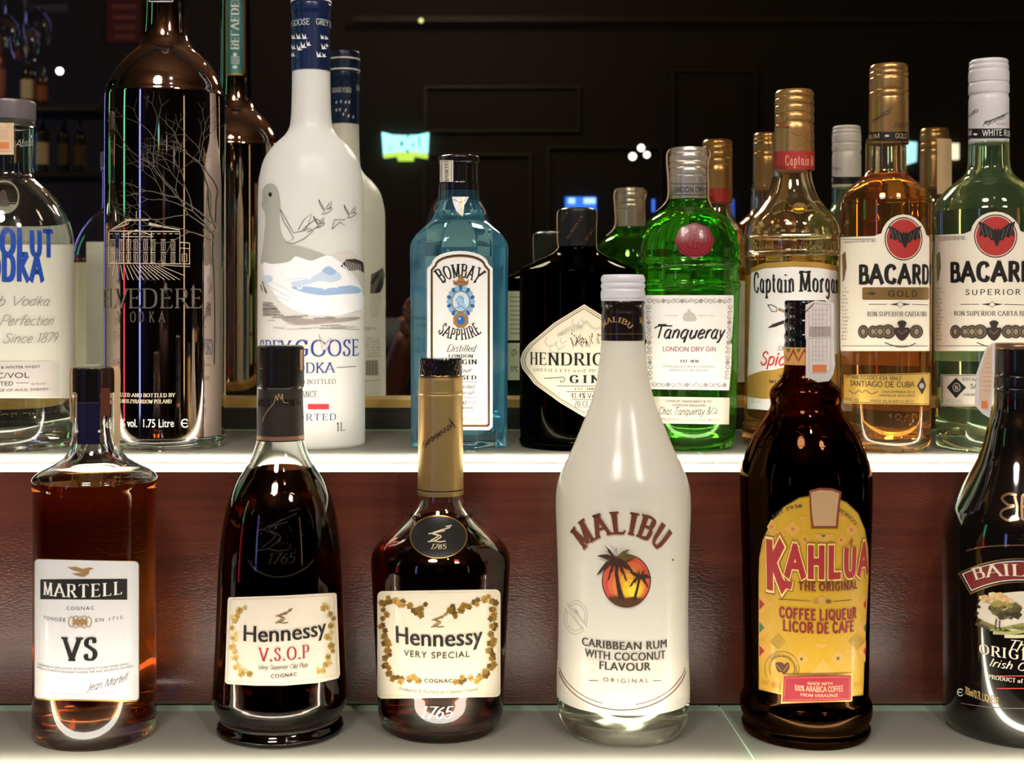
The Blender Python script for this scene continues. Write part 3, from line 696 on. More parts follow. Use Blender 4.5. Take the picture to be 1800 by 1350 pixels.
# raised medallion and tax stamp
P = Print(S, .0005); P.disc(8, 346, 24, 27, CLEAR, 0); 
for i in range(3): P.line([(8 + (24 + i) * cos(a * pi / 12), 346 + (27 + i) * sin(a * pi / 12)) for a in range(24)], 2, CLEAR, 1 + i, closed=True)
P.smooth([(0, 340), (4, 334), (10, 336), (12, 344), (16, 354), (16, 362), (0, 362), (-2, 352)], ink(70, 54, 42), 2); P.build('medallion', S.root)
P = Print(S, .0007); P.rect(-30, 216, 24, 272, TAPE, 0); P.frame(-26, 220, 20, 266, 1.2, ink(200, 150, 110)); P.rect(-20, 250, 16, 262, ORNG, 1)
for i in range(7): P.line([(-22, 224 + i * 3.4), (16, 224 + i * 3.4)], .8, ink(190, 140, 104), 1)
P.build('tax_stamp', S.root)
P = Print(S, .0005); P.text('Absolut', 26, 56, 256, 14, LGREY, 'sign', slope=8); P.build('signature', S.root)

# 2 --- very tall clear vodka bottle with a leafless tree and a palace
S = Turned(291, 1.140, UP_Z, [(94, 789), (103, 786), (107, 774), (107.5, 740), (107.5, 400), (107, 190), (104, 165), (97, 142), (84, 120), (66, 100), (52, 88), (46, 80), (41, 68), (38, 50), (36, 20), (35, -40), (34, -195, 1)])
start('vodka_bottle', S, 'tallest bottle, mirror-like silvered vodka bottle etched with leafless tree and palace')
V, Fc = lathe([(0, .0012)] + [p for p in S.prof if p[1] < S.z(762)] + [(S.r(S.z(762)), S.z(762)), (0, S.z(764))], 96, cap0=False, cap1=False); link('clear_base', V, Fc, CLEAR, parent=S.root, sharp=.7)
V, Fc = lathe([(0, S.z(761.9)), (S.r(S.z(761.9)), S.z(761.9))] + [p for p in S.prof if p[1] > S.z(761.9)], 128, cap0=False); link('silvered_body', V, Fc, pm('silvered_glass', rgb(178, 160, 150), .045, 1.0), parent=S.root, sharp=.7)
solid(S, 'stopper', [(30, -180, 1), (30, -194), (38, -196, 1), (39, -200), (39, -250), (36, -256, 1)], pm('stopper_silver', rgb(170, 170, 178), .3, .8))

P = Print(S, .0005); P.rect(263, -170, 303, 3, pm('neck_label_dark', rgb(34, 34, 38), .3), 0); P.frame(263, -170, 303, 3, 1.6, WHI); P.build('neck_label', S.root)
# the strip on the far side of the neck, seen in the mirror
P = Print(S, .0005, back=True); P.poly([(397, -110), (431, -110), (431, 126), (427, 133), (400, 133), (397, 130)], GOLDI, 0); P.poly([(400, -108), (427, -108), (427, 124), (423, 129), (402, 129), (400, 126)], pm('neck_teal', rgb(58, 118, 126), .4), 1)
PL = pm('palace_print', rgb(214, 196, 172), .5)
u0, z0 = P.h(413, 88); 
gl = [glyph(c, 'serif') for c in 'BELVEDERE']; pen = 0; W = sum(g[0] for g in gl); Lz = abs(P.h(413, 88)[1] - P.h(413, -22)[1]); hh = abs(P.h(407, 40)[0] - P.h(420, 40)[0])
for a, fs in gl:
    for f in fs: P.face([(u0 + (y - .5) * hh * -1, z0 + (pen + x) / W * Lz) for x, y in f], WHI, 2)
    pen += a
P.disc(413, 96, 3, 3, WHI, 2); P.disc(413, 118, 4, 3, WHI, 2)
for i in range(5): P.line([(406, 100 + i * 3), (421, 100 + i * 3)], .8, WHI, 2)
P.build('neck_strip', S.root)
P = Print(S)
# palace
P.line([(192, 463), (334, 464)], 1.2, PL); P.line([(193, 406), (316, 407)], 1.8, PL)
P.line([(196, 404), (222, 388), (262, 387)], 1.6, PL); P.line([(262, 395), (316, 404)], 1.6, PL); P.line([(222, 387), (222, 395)], 1.2, PL); P.line([(221, 386), (262, 386)], 2, PL)
for i in range(6): P.line([(200 + i * 5, 403 - i * 2.6), (222 + i * 1, 396 - i * .5)], .6, PL)
for i in range(8): P.line([(266 + i * 6, 396.5 + i * .9), (262, 394 - i * .4)], .5, PL)
P.line([(216, 414), (240, 404), (268, 414)], 1.4, PL); P.line([(214, 416), (270, 416)], 1.2, PL); P.line([(240, 386), (240, 371)], .8, PL)
for x in (192, 218, 226, 246, 266, 316): P.line([(x, 408), (x, 463)], 1.1, PL)
for j, yy in enumerate((424, 446)):
    for x in (199, 214, 226.5, 239, 256, 269, 287, 304):
        P.frame(x - 3.2, yy, x + 3.2, yy + 13, .9, PL); P.line([(x, yy), (x, yy + 13)], .7, PL); P.line([(x - 4.4, yy - 2.5), (x + 4.4, yy - 2.5)], 1.1, PL); P.line([(x - 4.4, yy + 15.5), (x + 4.4, yy + 15.5)], 1.0, PL)
P.line([(316, 426), (332, 427)], 1.4, PL); P.line([(333, 427), (333, 463)], 1, PL); P.line([(316, 436), (333, 437)], 1, PL); P.frame(320, 446, 328, 460, 1, PL)
for i in range(12): P.line([(193 + i * 10.4, 411), (199 + i * 10.4, 411)], 1, PL)
for i in range(17):
    t = (i - 8) / 8; x0_ = 240 + t * 44; x1_ = 262 + (abs(t) ** 1.0) * (t > 0) * 72 + (t < 0) * t * 72
    P.line([(x0_, 466), (min(max(x1_, 190), 336), 466 + (26 if abs(t) < .85 else 26 * (1.02 - abs(t)) * 5))], .9, PL)
P.build('palace_print', S.root)
P = Print(S, .0006); CL2 = pm('etched_letters', rgb(110, 104, 94), .35, .3)
P.text('BELVEDERE', 191, 355, 541, 33, CL2, 'light', fit=(2, 9)); P.text('V', 206, 214, 566, 18, CL2, 'light'); P.text('O', 229, 240, 566, 18, CL2, 'light'); P.text('D', 243, 254, 566, 18, CL2, 'light'); P.text('K', 262, 272, 566, 18, CL2, 'light'); P.text('A', 279, 290, 566, 18, CL2, 'light'); P.build('etched_name', S.root)
P = Print(S); P.text('DISTILLED AND BOTTLED BY', 206, 308, 698, 6.5, PL, 'serif', fit=(3, 24)); P.text('POLMOS ZYRARDOW POLAND', 205, 302, 709, 6.5, PL, 'serif')
P.text('40% vol.  1.75 Litre', 204, 306, 751, 14, WHI, 'sans'); P.line([(325 + 6 * cos(a / 10 * pi), 744 + 7 * sin(a / 10 * pi)) for a in range(2, 19)], 2, WHI); P.line([(319, 744), (329, 744)], 1.6, WHI); P.build('lower_print', S.root)
# leafless tree
P = Print(S, .0004); TR = pm('tree_print', rgb(104, 98, 84), .5); random.seed(11)
def branch(x, y, a, L, w_, d):
    if d == 0 or L < 5: return
    pts = [(x, y)]; 
    for i in range(4):
        a += random.uniform(-.22, .22); x += cos(a) * L / 4; y -= sin(a) * L / 4; pts.append((x, y))
    if not (186 < x < 394 and 160 < y < 640): return
    P.line(pts, w_, TR, taper=.4)
    for s_ in ((.45, -.45) if d > 1 else (.3,)):
        branch(x, y, a + s_ * random.uniform(.6, 1.3), L * random.uniform(.66, .86), w_ * .68, d - 1)
P.line([(380, 640), (381, 560), (379, 480), (377, 440), (379, 405)], 7, TR, smooth=True)
for a_, L_, y_ in ((2.2, 62, 418), (1.5, 66, 402), (2.65, 60, 412), (2.0, 70, 398), (2.9, 50, 425), (2.3, 84, 396)): branch(379, y_, a_, L_, 2.6, 6)
P.build('tree_print', S.root)

# 3 --- frosted white vodka bottle with blue neck
S = Turned(547, 1.153, UP_Z, [(84, 790), (91, 787), (94.5, 778), (95, 760), (94.5, 640), (93.5, 420), (93, 335), (90, 308), (82, 280), (66, 257), (48, 240), (39, 226), (36, 210), (34.5, 185), (33.5, 130), (33, 60), (33, 15, 1)])
start('vodka_bottle', S, 'frosted white vodka bottle with navy blue neck and snowy mountain picture')
FROST = frosted('frosted_glass_white', rgb(250, 249, 244), .3, .38)
V, Fc = lathe([(0, .0012)] + S.prof, 96, cap0=False); link('frosted_body', V, Fc, FROST, parent=S.root, sharp=.7)
m = pm('navy_foil', rgb(22, 36, 72), .3, .1, coat=.3)
sleeve(S, 'neck_sleeve', [(34.5, 126, 1), (34.2, 120), (33.8, 60), (34, 30), (35.5, 22), (35.5, 12), (34.5, 9, 1)], m)
solid(S, 'cap', [(35, 9, 1), (35.5, 8), (35.5, 4.5, 1), (35.5, -14), (35.5, -16, 1), (36, -17), (35.6, -34), (34, -38, 1)], m)
sleeve(S, 'cap_ring', [(36.2, 6, 1), (36.2, 3, 1)], WHI); sleeve(S, 'cap_ring', [(36.2, -19, 1), (36.2, -22, 1)], WHI)
ns = sub(S, [(34.6, 126), (34.3, 120), (33.9, 60), (34.2, 30), (35.6, 20)])
P = Print(ns); P.text('GREY GOOSE', 511.5, 545, 44, 10.5, WHI, 'light', fit=(3, 10)); P.text('GREY GOOSE', 555, 576, 44, 10.5, WHI, 'light', fit=(0, 4))
for x, y, s_ in ((516, 66, 7), (525, 66, 8), (535, 66, 8), (566, 66, 6), (573, 67, 5), (516, 84, 7), (526, 86, 8), (533, 82, 9), (542, 78, 7), (568, 84, 8), (515, 97, 7), (560, 98, 9), (569, 98, 6), (574, 80, 4)):
    P.poly([(x - s_ * .5, y - s_), (x, y - 1), (x + s_ * .3, y - s_ * .8), (x + s_ * .35, y), (x + s_ * .8, y + 2), (x - s_ * .3, y + 3)], WHI, 1)
P.build('neck_print', S.root)
P = Print(ns, back=True)
P.text('GREY GOOSE', 617, 584, 162, 8, WHI, 'light')
for x, y in ((590, 180), (598, 179), (606, 180), (612, 180), (590, 194), (596, 193), (606, 194), (611, 204), (602, 201), (619, 206)): P.poly([(x - 3, y - 5), (x, y), (x + 3, y - 4), (x + 2, y + 3)], WHI, 1)
P.build('neck_print', S.root)
P = Print(S); G1 = ink(178, 178, 166); G2 = ink(150, 140, 134); G3 = ink(58, 50, 46); SNOW = ink(250, 250, 252); SKY = ink(160, 188, 228); SK2 = ink(204, 218, 240)
P.smooth([(461, 352), (462, 334), (470, 324), (482, 324), (490, 336), (493, 360), (492, 385), (495, 408), (505, 425), (530, 434), (550, 440), (572, 450), (560, 462), (500, 470), (462, 466), (462, 440), (466, 400), (466, 376), (460, 362)], G1, 0)
P.disc(475.5, 342, 3, 4, BLK); P.line([(464, 343), (468, 347), (467, 359)], .8, G2)
P.smooth([(463, 462), (480, 464), (508, 460), (519, 451), (532, 454), (548, 458), (570, 450), (585, 452), (608, 470), (628, 492), (638, 520), (639, 540), (620, 548), (590, 555), (560, 555), (530, 550), (500, 536), (478, 510), (466, 486)], SNOW, 1)
P.smooth([(560, 480), (575, 470), (590, 475), (600, 488), (585, 496), (562, 494), (540, 500), (520, 504), (512, 496), (540, 490)], SK2, 2)
P.smooth([(512, 505), (540, 504), (572, 507), (610, 502), (628, 505), (632, 514), (600, 517), (566, 519), (535, 514)], SKY, 3)
P.smooth([(566, 476), (578, 468), (590, 478), (580, 484)], SKY, 3); P.smooth([(464, 486), (476, 484), (480, 492), (470, 497)], SK2, 2)
for q in ([(468, 500), (490, 512), (512, 524)], [(474, 494), (500, 506), (526, 522)], [(500, 493), (530, 489), (540, 492)], [(486, 520), (510, 530)]): P.line(q, .9, SK2, 3, smooth=True)
for x, y in ((527, 506), (571, 506), (543, 488), (590, 503), (605, 500)): P.poly([(x - 6, y - 5), (x, y), (x + 6, y - 6), (x + 3, y + 3), (x - 3, y + 3)], SNOW, 4)
P.smooth([(582, 452), (600, 444), (618, 442), (634, 456), (640, 476), (640, 520), (630, 500), (612, 474), (596, 462)], ink(222, 214, 206), 0)
P.poly([(598, 468), (608, 456), (624, 455), (638, 462), (639, 480), (628, 474), (620, 476), (612, 476)], G3, 1)
for i in range(9): P.line([(606 + i * 3.2, 458 + i * .8), (612 + i * 3.2, 484 + i * 3)], .9, ink(222, 214, 206), 2)
for i in range(46):
    y = 530 + random.random() * 50; x0_ = 462 + random.random() * 130; L_ = random.uniform(12, 55)
    if y < 556 and x0_ + L_ > 500 + 0 and x0_ < 625: x0_ = 462; L_ = 14 + (y - 530) * .9
    P.line([(x0_, y), (min(x0_ + L_, 638), y + random.uniform(-2, 2))], random.uniform(.8, 2), G2 if random.random() < .5 else ink(190, 182, 174), 0)
P.smooth([(500, 558), (560, 562), (620, 557), (632, 560), (600, 566), (540, 570), (505, 566)], ink(164, 152, 146), 0)
for q in ([(459, 500), (462, 512)], [(462, 494), (468, 514)], [(466, 506), (470, 516)]): P.line(q, 1.4, G3, 2)
# flying geese, outlined
def goose(x, y, s_, fl=1):
    for q in ([(-10, -14), (-8, -6), (-4, 0), (-1, 6), (-6, 9), (0, 9), (6, 6), (12, 1), (10, -1), (4, 1), (-1, 2), (-10, -14)], [(2, 0), (6, -7), (11, -11), (9, -4), (6, 1)]):
        P.line([(x + a * s_ * fl, y + b * s_) for a, b in q], 1.0, BLK2, 2)
goose(519, 404, 2.6); goose(571, 366, 1.1); goose(614, 374, 1.0); goose(560, 392, .9)
P.line([(532, 404), (556, 385), (562, 396), (540, 408)], 1, BLK2, 2, smooth=True); P.line([(583, 403), (588, 386), (607, 386), (597, 390), (608, 398), (596, 391), (583, 403)], 1, BLK2, 2)
BL = ink(44, 62, 148)
P.text('GREY', 457, 512, 626, 27, BL, 'light', bold=.012); P.text('GOOSE', 517, 630, 626, 28, BL, 'light', bold=.015)
P.poly([(560, 588), (568, 603), (571, 606), (582, 594), (578, 606), (572, 616), (566, 614), (567, 607)], ink(214, 206, 204), 4); P.line([(560, 588), (568, 603), (571, 606), (582, 594), (578, 606), (572, 616), (566, 614), (560, 588)], .7, G2, 5)
P.text('VODKA', 502, 588, 655, 17, BL, 'light', bold=.012); P.line([(591, 646), (625, 644)], 1, BLK2); P.line([(462, 645), (496, 646)], 1, BLK2)
P.text('DISTILLED AND BOTTLED', 466, 590, 675, 8, BLK2, 'light'); P.text('IN FRANCE', 503, 558, 698, 10.5, BLK2, 'light'); P.rect(541, 710, 578, 719.5, ink(206, 48, 56), 1); P.rect(520, 710, 541, 719.5, WHI, 1); P.rect(500, 710, 520, 719.5, BL, 1)
P.text('IMPORTED', 486, 591, 739, 11, BL, 'light', track=.12); P.text('1L', 590, 606, 757, 14, BLK2, 'light')
P.build('front_print', S.root)
P = Print(S, back=True)
P.poly([(652, 482), (664, 476), (672, 470), (676, 484), (672, 506), (664, 516), (650, 516)], ink(120, 116, 108), 1); P.poly([(650, 498), (660, 482), (668, 472), (664, 486), (654, 500)], G3, 2); P.poly([(664, 500), (670, 484), (673, 500), (668, 514), (658, 514)], G3, 2)
for i in range(10): P.line([(650, 520 + i * 4), (672 - i, 521 + i * 4)], .9, LGREY, 1)
P.text('LITRES', 660, 640, 580, 5, GREY)
for i in range(7): P.micro(668, 642, 596 + i * 5.2, 3, GREY)
for i in range(12): P.line([(644 + i * 1.8, 633), (644 + i * 1.8, 660)], .9 if i % 3 else 1.5, ink(130, 112, 90), 1)
P.micro(668, 642, 670, 3, GREY); P.build('back_print', S.root)

# 4 --- square blue gin bottle
D4 = 1.135; k4 = D4 / F
S = Turned(807, D4, UP_Z, [(76, 789), (82, 786), (85, 776), (84, 740), (84.5, 600), (85.5, 470), (86, 442), (84, 428), (76, 414), (62, 400), (50, 388), (43, 376), (38, 362), (36, 352), (35.5, 336, 1)])
start('gin_bottle', S, 'square sapphire blue glass gin bottle with black cap and arched white label')
def sq(a, z):
    """square section with cut corners, blending into the round neck"""
    t = max(0, min(1, (S.z(392) - z) / (S.z(392) - S.z(428)))); c, s_ = abs(cos(a)), abs(sin(a))
    v = 1 / max(c, s_ * 1.10, (c + s_) * .80)
    return 1 + (v - 1) * t
BLUEG = glassm('sapphire_glass', (.80, .95, 1), 1.5, 0, .075, (.22, .66, .95))
body(S, BLUEG, SPIRIT, 372, t=.004, tb=.012, shape=sq, seg=144)
DEP = 85.5 * k4 / 1.10
Fl = Flat(807, D4, UP_Z, DEP)
P = Print(Fl, .0006)
def arch(x0, x1, yt, ysh, yb, r=6):
    xc = (x0 + x1) / 2; q = [(x0, yb - r), (x0, ysh)]
    for i in range(13):
        a = pi - pi * i / 12; q.append((xc + (x1 - x0) / 2 * .86 * cos(a), ysh - 8 - (ysh - 8 - yt) * sin(a)))
    q += [(x1, ysh), (x1, yb - r), (x1 - r, yb), (x0 + r, yb)]; return q
P.poly(arch(751, 866, 441, 472, 756), WHITE, 0); P.poly(arch(757, 861, 447, 474, 750, 3), ink(58, 34, 22), 1); P.poly(arch(759.5, 858.5, 450, 475, 747.5, 3), GOLDI, 2); P.poly(arch(761, 857, 452, 476, 746, 3), WHITE, 3)
P.arc('BOMBAY', 808, 538, 51, -38, 38, 22, BLK, 'flare', 4, grow=.15)
P.line([(780, 493), (783, 497), (779, 496)], 2, BLK, 4); P.line([(835, 493), (832, 497), (837, 496)], 2, BLK, 4)
P.arc('SAPPHIRE', 808, 533, 64, 218, 142, 18, BLK, 'flare', 4, inner=True, grow=.2)
BR = ink(150, 112, 62); LB = ink(126, 176, 212); DB = ink(40, 84, 140)
P.disc(810, 530, 23, 27, BLK2, 4); P.disc(810, 530, 22, 26, LB, 5)
for i in range(20):
    a = i / 20 * 2 * pi; x, y = 810 + 23.5 * cos(a), 530 + 27 * sin(a)
    P.poly([(x + 3 * cos(a + 1), y + 3 * sin(a + 1)), (x + 3 * cos(a - 1), y + 3 * sin(a - 1)), (810 + 18 * cos(a - .12), 530 + 20 * sin(a - .12)), (810 + 18 * cos(a + .12), 530 + 20 * sin(a + .12))], DB if i % 2 else LB, 6)
P.disc(810, 530, 16.5, 19, BR, 7); P.disc(810, 530, 14.5, 17, ink(188, 212, 232), 8)
P.smooth([(803, 542), (806, 536), (804, 532), (803, 526), (806, 520), (811, 519), (815, 523), (814, 530), (818, 536), (822, 542), (812, 546)], ink(150, 184, 214), 9); P.line([(804, 524), (801, 528), (804, 531), (806, 537)], .8, BLK2, 10); P.line([(806, 521), (814, 524), (815, 532)], .8, BLK2, 10); P.line([(800, 542), (810, 538), (820, 544)], .8, DB, 10)
P.poly([(797, 500), (796, 492), (802, 495), (806, 489), (810, 484), (814, 489), (819, 495), (824, 491), (823, 500), (810, 503)], BR, 6); P.line([(798, 499), (810, 495), (822, 499)], 1.2, ink(120, 40, 30), 7); P.disc(810, 484, 2, 2, BR, 7)
P.poly([(810 + (13 + (i % 2) * 1.5) * cos(i / 16 * 2 * pi), 563 + (13 + (i % 2) * 1.5) * sin(i / 16 * 2 * pi)) for i in range(16)], BR, 8); P.disc(810, 563, 7, 7.5, ink(30, 96, 176), 9); P.disc(808, 560, 2, 2, ink(150, 200, 240), 10)
P.text('Distilled', 784, 835, 618, 12, BLK2, 'script', 4); P.text('LONDON', 788, 832, 628.5, 5.5, BLK, 'serifb', 4); P.text('DRY GIN', 777, 839, 640, 8, BLK, 'serifb', 4); P.text('Flavour', 782, 828, 654, 8, BLK2, 'script', 4); P.text('INFUSED', 777, 838, 667, 7, BLK, 'serifb', 4)
P.line([(780, 671), (840, 671)], .8, BLK2, 4); P.text('ten distilled', 782, 833, 683, 7, BLK2, 'script', 4); P.text('botanicals', 784, 835, 693, 7, BLK2, 'script', 4); P.line([(780, 698), (840, 698)], .8, BLK2, 4)
P.text('1761', 806, 820, 711, 7, BLK, 'serifb', 4); P.text('RECIPE', 822, 837, 709, 4, BLK2, 'sans', 4); P.text('IMPORTED', 795, 831, 719, 4, BLK, 'serifb', 4); P.text('OF ENGLAND', 800, 834, 726, 4.5, GREY, 'sans', 4); P.text('47% alc./vol.', 812, 851, 740, 8, GREY, 'sans', 4)
P.build('front_label', S.root)
P = Print(Flat(807, D4, UP_Z, -DEP), -.0008, -.0001)
P.rect(765, 450, 850, 740, frosted('back_label_paper', rgb(244, 238, 220), .35, .6), 0); 
for i in range(20): P.line([(775, 515 + i * 9), (838, 515 + i * 9)], 1.4, GREY, 1)
P.build('back_label', S.root)
solid(S, 'cap', [(33, 353, 1), (34, 351), (34, 337, 1), (35.2, 335), (35.2, 324, 1), (33.6, 321), (33.4, 300), (33.5, 290), (35.5, 286), (36.5, 281), (36, 277), (33, 275, 1)], BLACKPL)
cs = sub(S, [(36, 353), (33.9, 320), (33.9, 300), (35.8, 284), (36.6, 277)])
P = Print(cs, .0004); P.rect(774, 282, 797, 320, ink(206, 198, 184), 0); P.frame(777, 284, 794, 320, .8, BLK2)
u0, z0 = P.h(789, 318); Lz = .0175 * .9
pen = 0; gl = [glyph(c, 'serif') for c in 'IMPORTED']; W = sum(g[0] for g in gl); Lz = 48 * k4
for a, fs in gl:
    for f in fs:
        q = [(u0 - y * 8 * k4, z0 - 9 * k4 + (pen + x) / W * Lz) for x, y in f]
        if all(z0 - .001 < p[1] < z0 + 36 * k4 for p in q): P.face(q, BLK2, 2)
    pen += a
P.build('cap_strip', S.root)
P = Print(sub(S, [(45, 376), (39, 362), (36, 352), (35, 345)]), .0006); P.poly([(795, 346), (824, 346), (816, 360), (813, 382), (803, 372), (797, 358)], WHITE, 0); P.line([(798, 350), (808, 357), (820, 350)], 1, BLK2, 1); P.line([(814, 349), (813, 378)], 2, GOLDI, 1); P.build('neck_seal', S.root)
tape(S, 'torn_paper', -88, 16, [(38, 356), (42, 362), (44, 370), (40, 372)], WHITE); tape(S, 'torn_paper', 84, 20, [(37, 356), (42, 364), (47, 374), (43, 381)], WHITE)

# 5 --- black gin bottle with diamond label
S = Turned(1015, 1.140, UP_Z, [(90, 790), (98, 787), (102, 776), (102, 770, 1), (100, 766), (101, 760), (102, 700), (102, 500), (102, 482, 1), (99, 474), (72, 460), (46, 449), (36, 441), (33, 430), (32.5, 420, 1)])
start('gin_bottle', S, 'squat black gin bottle with a diamond-shaped cream label and wide black stopper')
DARKG = glassm('black_bottle_glass', (.075, .07, .05), 1.5)
body(S, DARKG, glassm('dark_spirit', (.6, .6, .5), 1.36), 500, t=.004, tb=.01)
solid(S, 'stopper', [(33.5, 442, 1), (34, 441), (33, 420), (33, 375), (31, 369), (26, 366, 1)], pm('matt_black', rgb(26, 24, 22), .35))
cs = sub(S, [(34.2, 441), (33.2, 420), (33.2, 372)])
P = Print(cs); 
for x0_, y0_, n_ in ((999, 421, 9), (1031, 424, 5), (990, 388, 3)):
    for i, c_ in enumerate("HENDRICK'S"[:n_]):
        xx, yy = x0_ + i * 3.4, y0_ - i * 5.2
        gl_ = glyph(c_, 'serif'); uu, zz = P.h(xx, yy); sc_ = P.scale(xx, yy)
        for f in gl_[1]: P.face([(uu + (x * .55 - y * .83) * 6 * sc_ * .8, zz + (x * .83 + y * .55) * 6 * sc_ * .8) for x, y in f], ink(120, 92, 56), 1)
P.build('stopper_print', S.root)
tape(S, 'tax_strip', -84, 18, [(30, 368), (36, 374), (36.5, 400), (36, 425), (35, 436), (45, 446), (66, 456), (96, 470)], TAPE); tape(S, 'tax_strip', 86, 14, [(28, 366), (34.5, 374), (34, 400), (34, 430), (37, 441), (62, 456), (96, 473)], TAPE)
P = Print(S); q = [(1027, 536), (1040, 546), (1100, 596), (1112, 620), (1098, 650), (1040, 722), (1024, 733), (1008, 722), (960, 690), (926, 660), (914, 632), (922, 612), (970, 570), (1014, 542)]
dia = [(1027, 535), (975, 567), (930, 605), (919, 620), (915, 632), (918, 646), (940, 675), (985, 708), (1027, 733), (1068, 708), (1100, 672), (1112, 646), (1115, 632), (1112, 618), (1100, 603), (1078, 567)]
sh = lambda s_: [(1017 + (x - 1017) * s_, 634 + (y - 634) * s_) for x, y in dia]
P.poly(dia, pm('paper_parchment', rgb(226, 216, 192), .5), 0); P.line(sh(.965), 1, ink(120, 100, 70), 1, closed=True); P.line(sh(.925), 2, ink(150, 130, 96), 1, closed=True)
P.text("HENDRICK'S", 932, 1098, 642, 21, BLK, 'serif', bold=.01); P.text('DISTILLED and BOTTLED', 938, 1092, 654, 5, GREY, 'serif'); P.text('GIN', 1000, 1056, 673, 13, BLK, 'serifb', track=.25)
P.line([(957, 665), (980, 664), (990, 663), (993, 668), (987, 672), (985, 668)], 1.2, BLK2, 2, smooth=True); P.line([(979, 678.5), (1062, 678.5)], 1, BLK2); P.text('EST. 1886', 1010, 1048, 686, 4.5, BLK, 'serif'); P.line([(996, 688.5), (1050, 688.5)], 1, BLK2)
P.text('41.4% Vol', 1003, 1048, 700, 9, BLK2, 'serif'); P.line([(1004, 702.5), (1046, 702.5)], .9, BLK2); P.text('70 CL', 1009, 1036, 714, 9, BLK2, 'serif'); P.line([(1010, 716), (1044, 716)], .9, BLK2)
P.line([(980, 590), (996, 580), (1010, 574), (1022, 574), (1030, 566), (1044, 578), (1056, 576)], 5, ink(206, 194, 168), 1, smooth=True); P.line([(980, 590), (996, 580), (1010, 574), (1022, 574)], 6, LGREY, 1, smooth=True); P.text('SMALL BATCH', 982, 1024, 584, 5, GREY, 'serif', slope=14)
for x, y, r_ in ((968, 600, 9), (975, 612, 8), (985, 606, 7), (1012, 566, 6), (1028, 562, 5), (990, 598, 5)): P.line([(x + r_ * cos(a * .5), y + r_ * sin(a * .5)) for a in range(9)], 1.6, LGREY, 1, smooth=True)
random.seed(5)
for i in range(16):
    x, y = 1008 + random.random() * 46, 612 - random.random() * 8; P.line([(x, y), (x + random.uniform(-8, 8), y - random.uniform(6, 18))], .9, BLK2, 2); P.disc(x + random.uniform(-8, 8), y - random.uniform(6, 20), 1.4, 1.4, BLK2, 2, 8)
P.build('diamond_label', S.root)
P = Print(S, back=True); cg = pm('paper_greenish', rgb(216, 222, 200), .5)
P.rect(893, 512, 962, 598, cg, 0); P.rect(893, 603, 962, 668, cg, 0)
for i in range(9): P.line([(897, 522 + i * 8), (950, 522 + i * 8)], 1.2, BLK2, 1)
P.line([(900, 618), (906, 614), (908, 620), (902, 626), (900, 620)], 1.6, BLK2, 1); P.text('70', 912, 898, 654, 10, BLK2); P.build('back_label', S.root)

# 6 --- green gin bottle
S = Turned(1210, 1.130, UP_Z, [(68, 790), (75, 787), (80, 776), (83, 750), (85, 700), (88, 560), (90, 510), (92, 504), (92, 499), (89, 494), (88, 478), (89, 470), (92, 466), (92, 460), (89, 454), (90, 440), (88, 424), (80, 400), (68, 384), (52, 373), (41, 366), (35, 357), (33, 350), (32, 335, 1)])
start('gin_bottle', S, 'bright green glass gin bottle with silver cap and round red wax seal')
GREENG = glassm('green_glass', (.50, .90, .36), 1.5, 0, .03, (.30, .85, .15))
body(S, GREENG, SPIRIT, 376, t=.0035, tb=.01)
SIL = pm('cap_silver', rgb(206, 196, 182), .3, .75)
solid(S, 'cap', [(33.5, 349, 1), (33.8, 348), (33.8, 313, 1), (32.5, 311), (33.5, 309), (33.5, 301), (32.3, 298), (33.8, 295), (33.8, 290), (32.3, 287), (34, 284), (34, 276), (32.5, 272), (34, 270), (34, 266), (32, 261, 1)], SIL)
cs = sub(S, [(34, 349), (34, 311)])
P = Print(cs); P.text('LONDON DRY GIN', 1181, 1240, 337, 8.5, BLK2, 'medium', fit=(0, 11)); P.line([(1180, 323), (1244, 323)], .8, BLK2, 1); P.line([(1180, 342), (1244, 342)], .8, BLK2, 1); P.build('cap_print', S.root)
tape(S, 'tax_strip', -82, 24, [(30, 261), (37, 266), (39, 280), (37, 310), (36, 335), (38, 350), (46, 362), (58, 372)], TAPE); tape(S, 'tax_strip', 84, 20, [(30, 261), (37, 266), (39, 274), (35, 290), (35.5, 330), (36, 350), (42, 366)], TAPE)
P = Print(S, .0004); q = [(1221 + 33.5 * cos(i / 48 * 2 * pi) * (1 + .03 * cos(8 * i / 48 * 2 * pi)), 423 + 30.5 * sin(i / 48 * 2 * pi) * (1 + .03 * cos(8 * i / 48 * 2 * pi))) for i in range(48)]
wax = pm('red_wax', rgb(122, 30, 40), .35, coat=.3); wax2 = pm('red_wax_light', rgb(160, 58, 64), .3)
P.poly(q, wax, 2)
P.line([(1221 + 20 * cos(i / 24 * 2 * pi), 423 + 18 * sin(i / 24 * 2 * pi)) for i in range(24)], 1.4, wax2, 4, closed=True)
for i in range(36): a = i / 36 * 2 * pi; P.line([(1221 + 24 * cos(a), 423 + 22 * sin(a)), (1221 + 27 * cos(a), 423 + 25 * sin(a))], 1.4, wax2, 4)
for q in ([(1212, 432), (1208, 420), (1214, 412), (1224, 410), (1230, 416)], [(1216, 434), (1214, 424), (1222, 416), (1232, 420)], [(1222, 436), (1222, 426), (1230, 424), (1234, 430)], [(1210, 414), (1218, 418)], [(1226, 432), (1232, 436)]): P.line(q, 1.8, wax2, 4, smooth=True)
P.build('wax_seal', S.root)
P = Print(S, .0006)
for r_, w_ in ((1.34, 3.0), (1.48, 2.0)): P.line([(1221 + 31 * r_ * cos(i / 32 * 2 * pi), 423 + 29 * r_ * sin(i / 32 * 2 * pi)) for i in range(32)], w_, GREENG, 1, closed=True)
P.build('seal_ring', S.root)
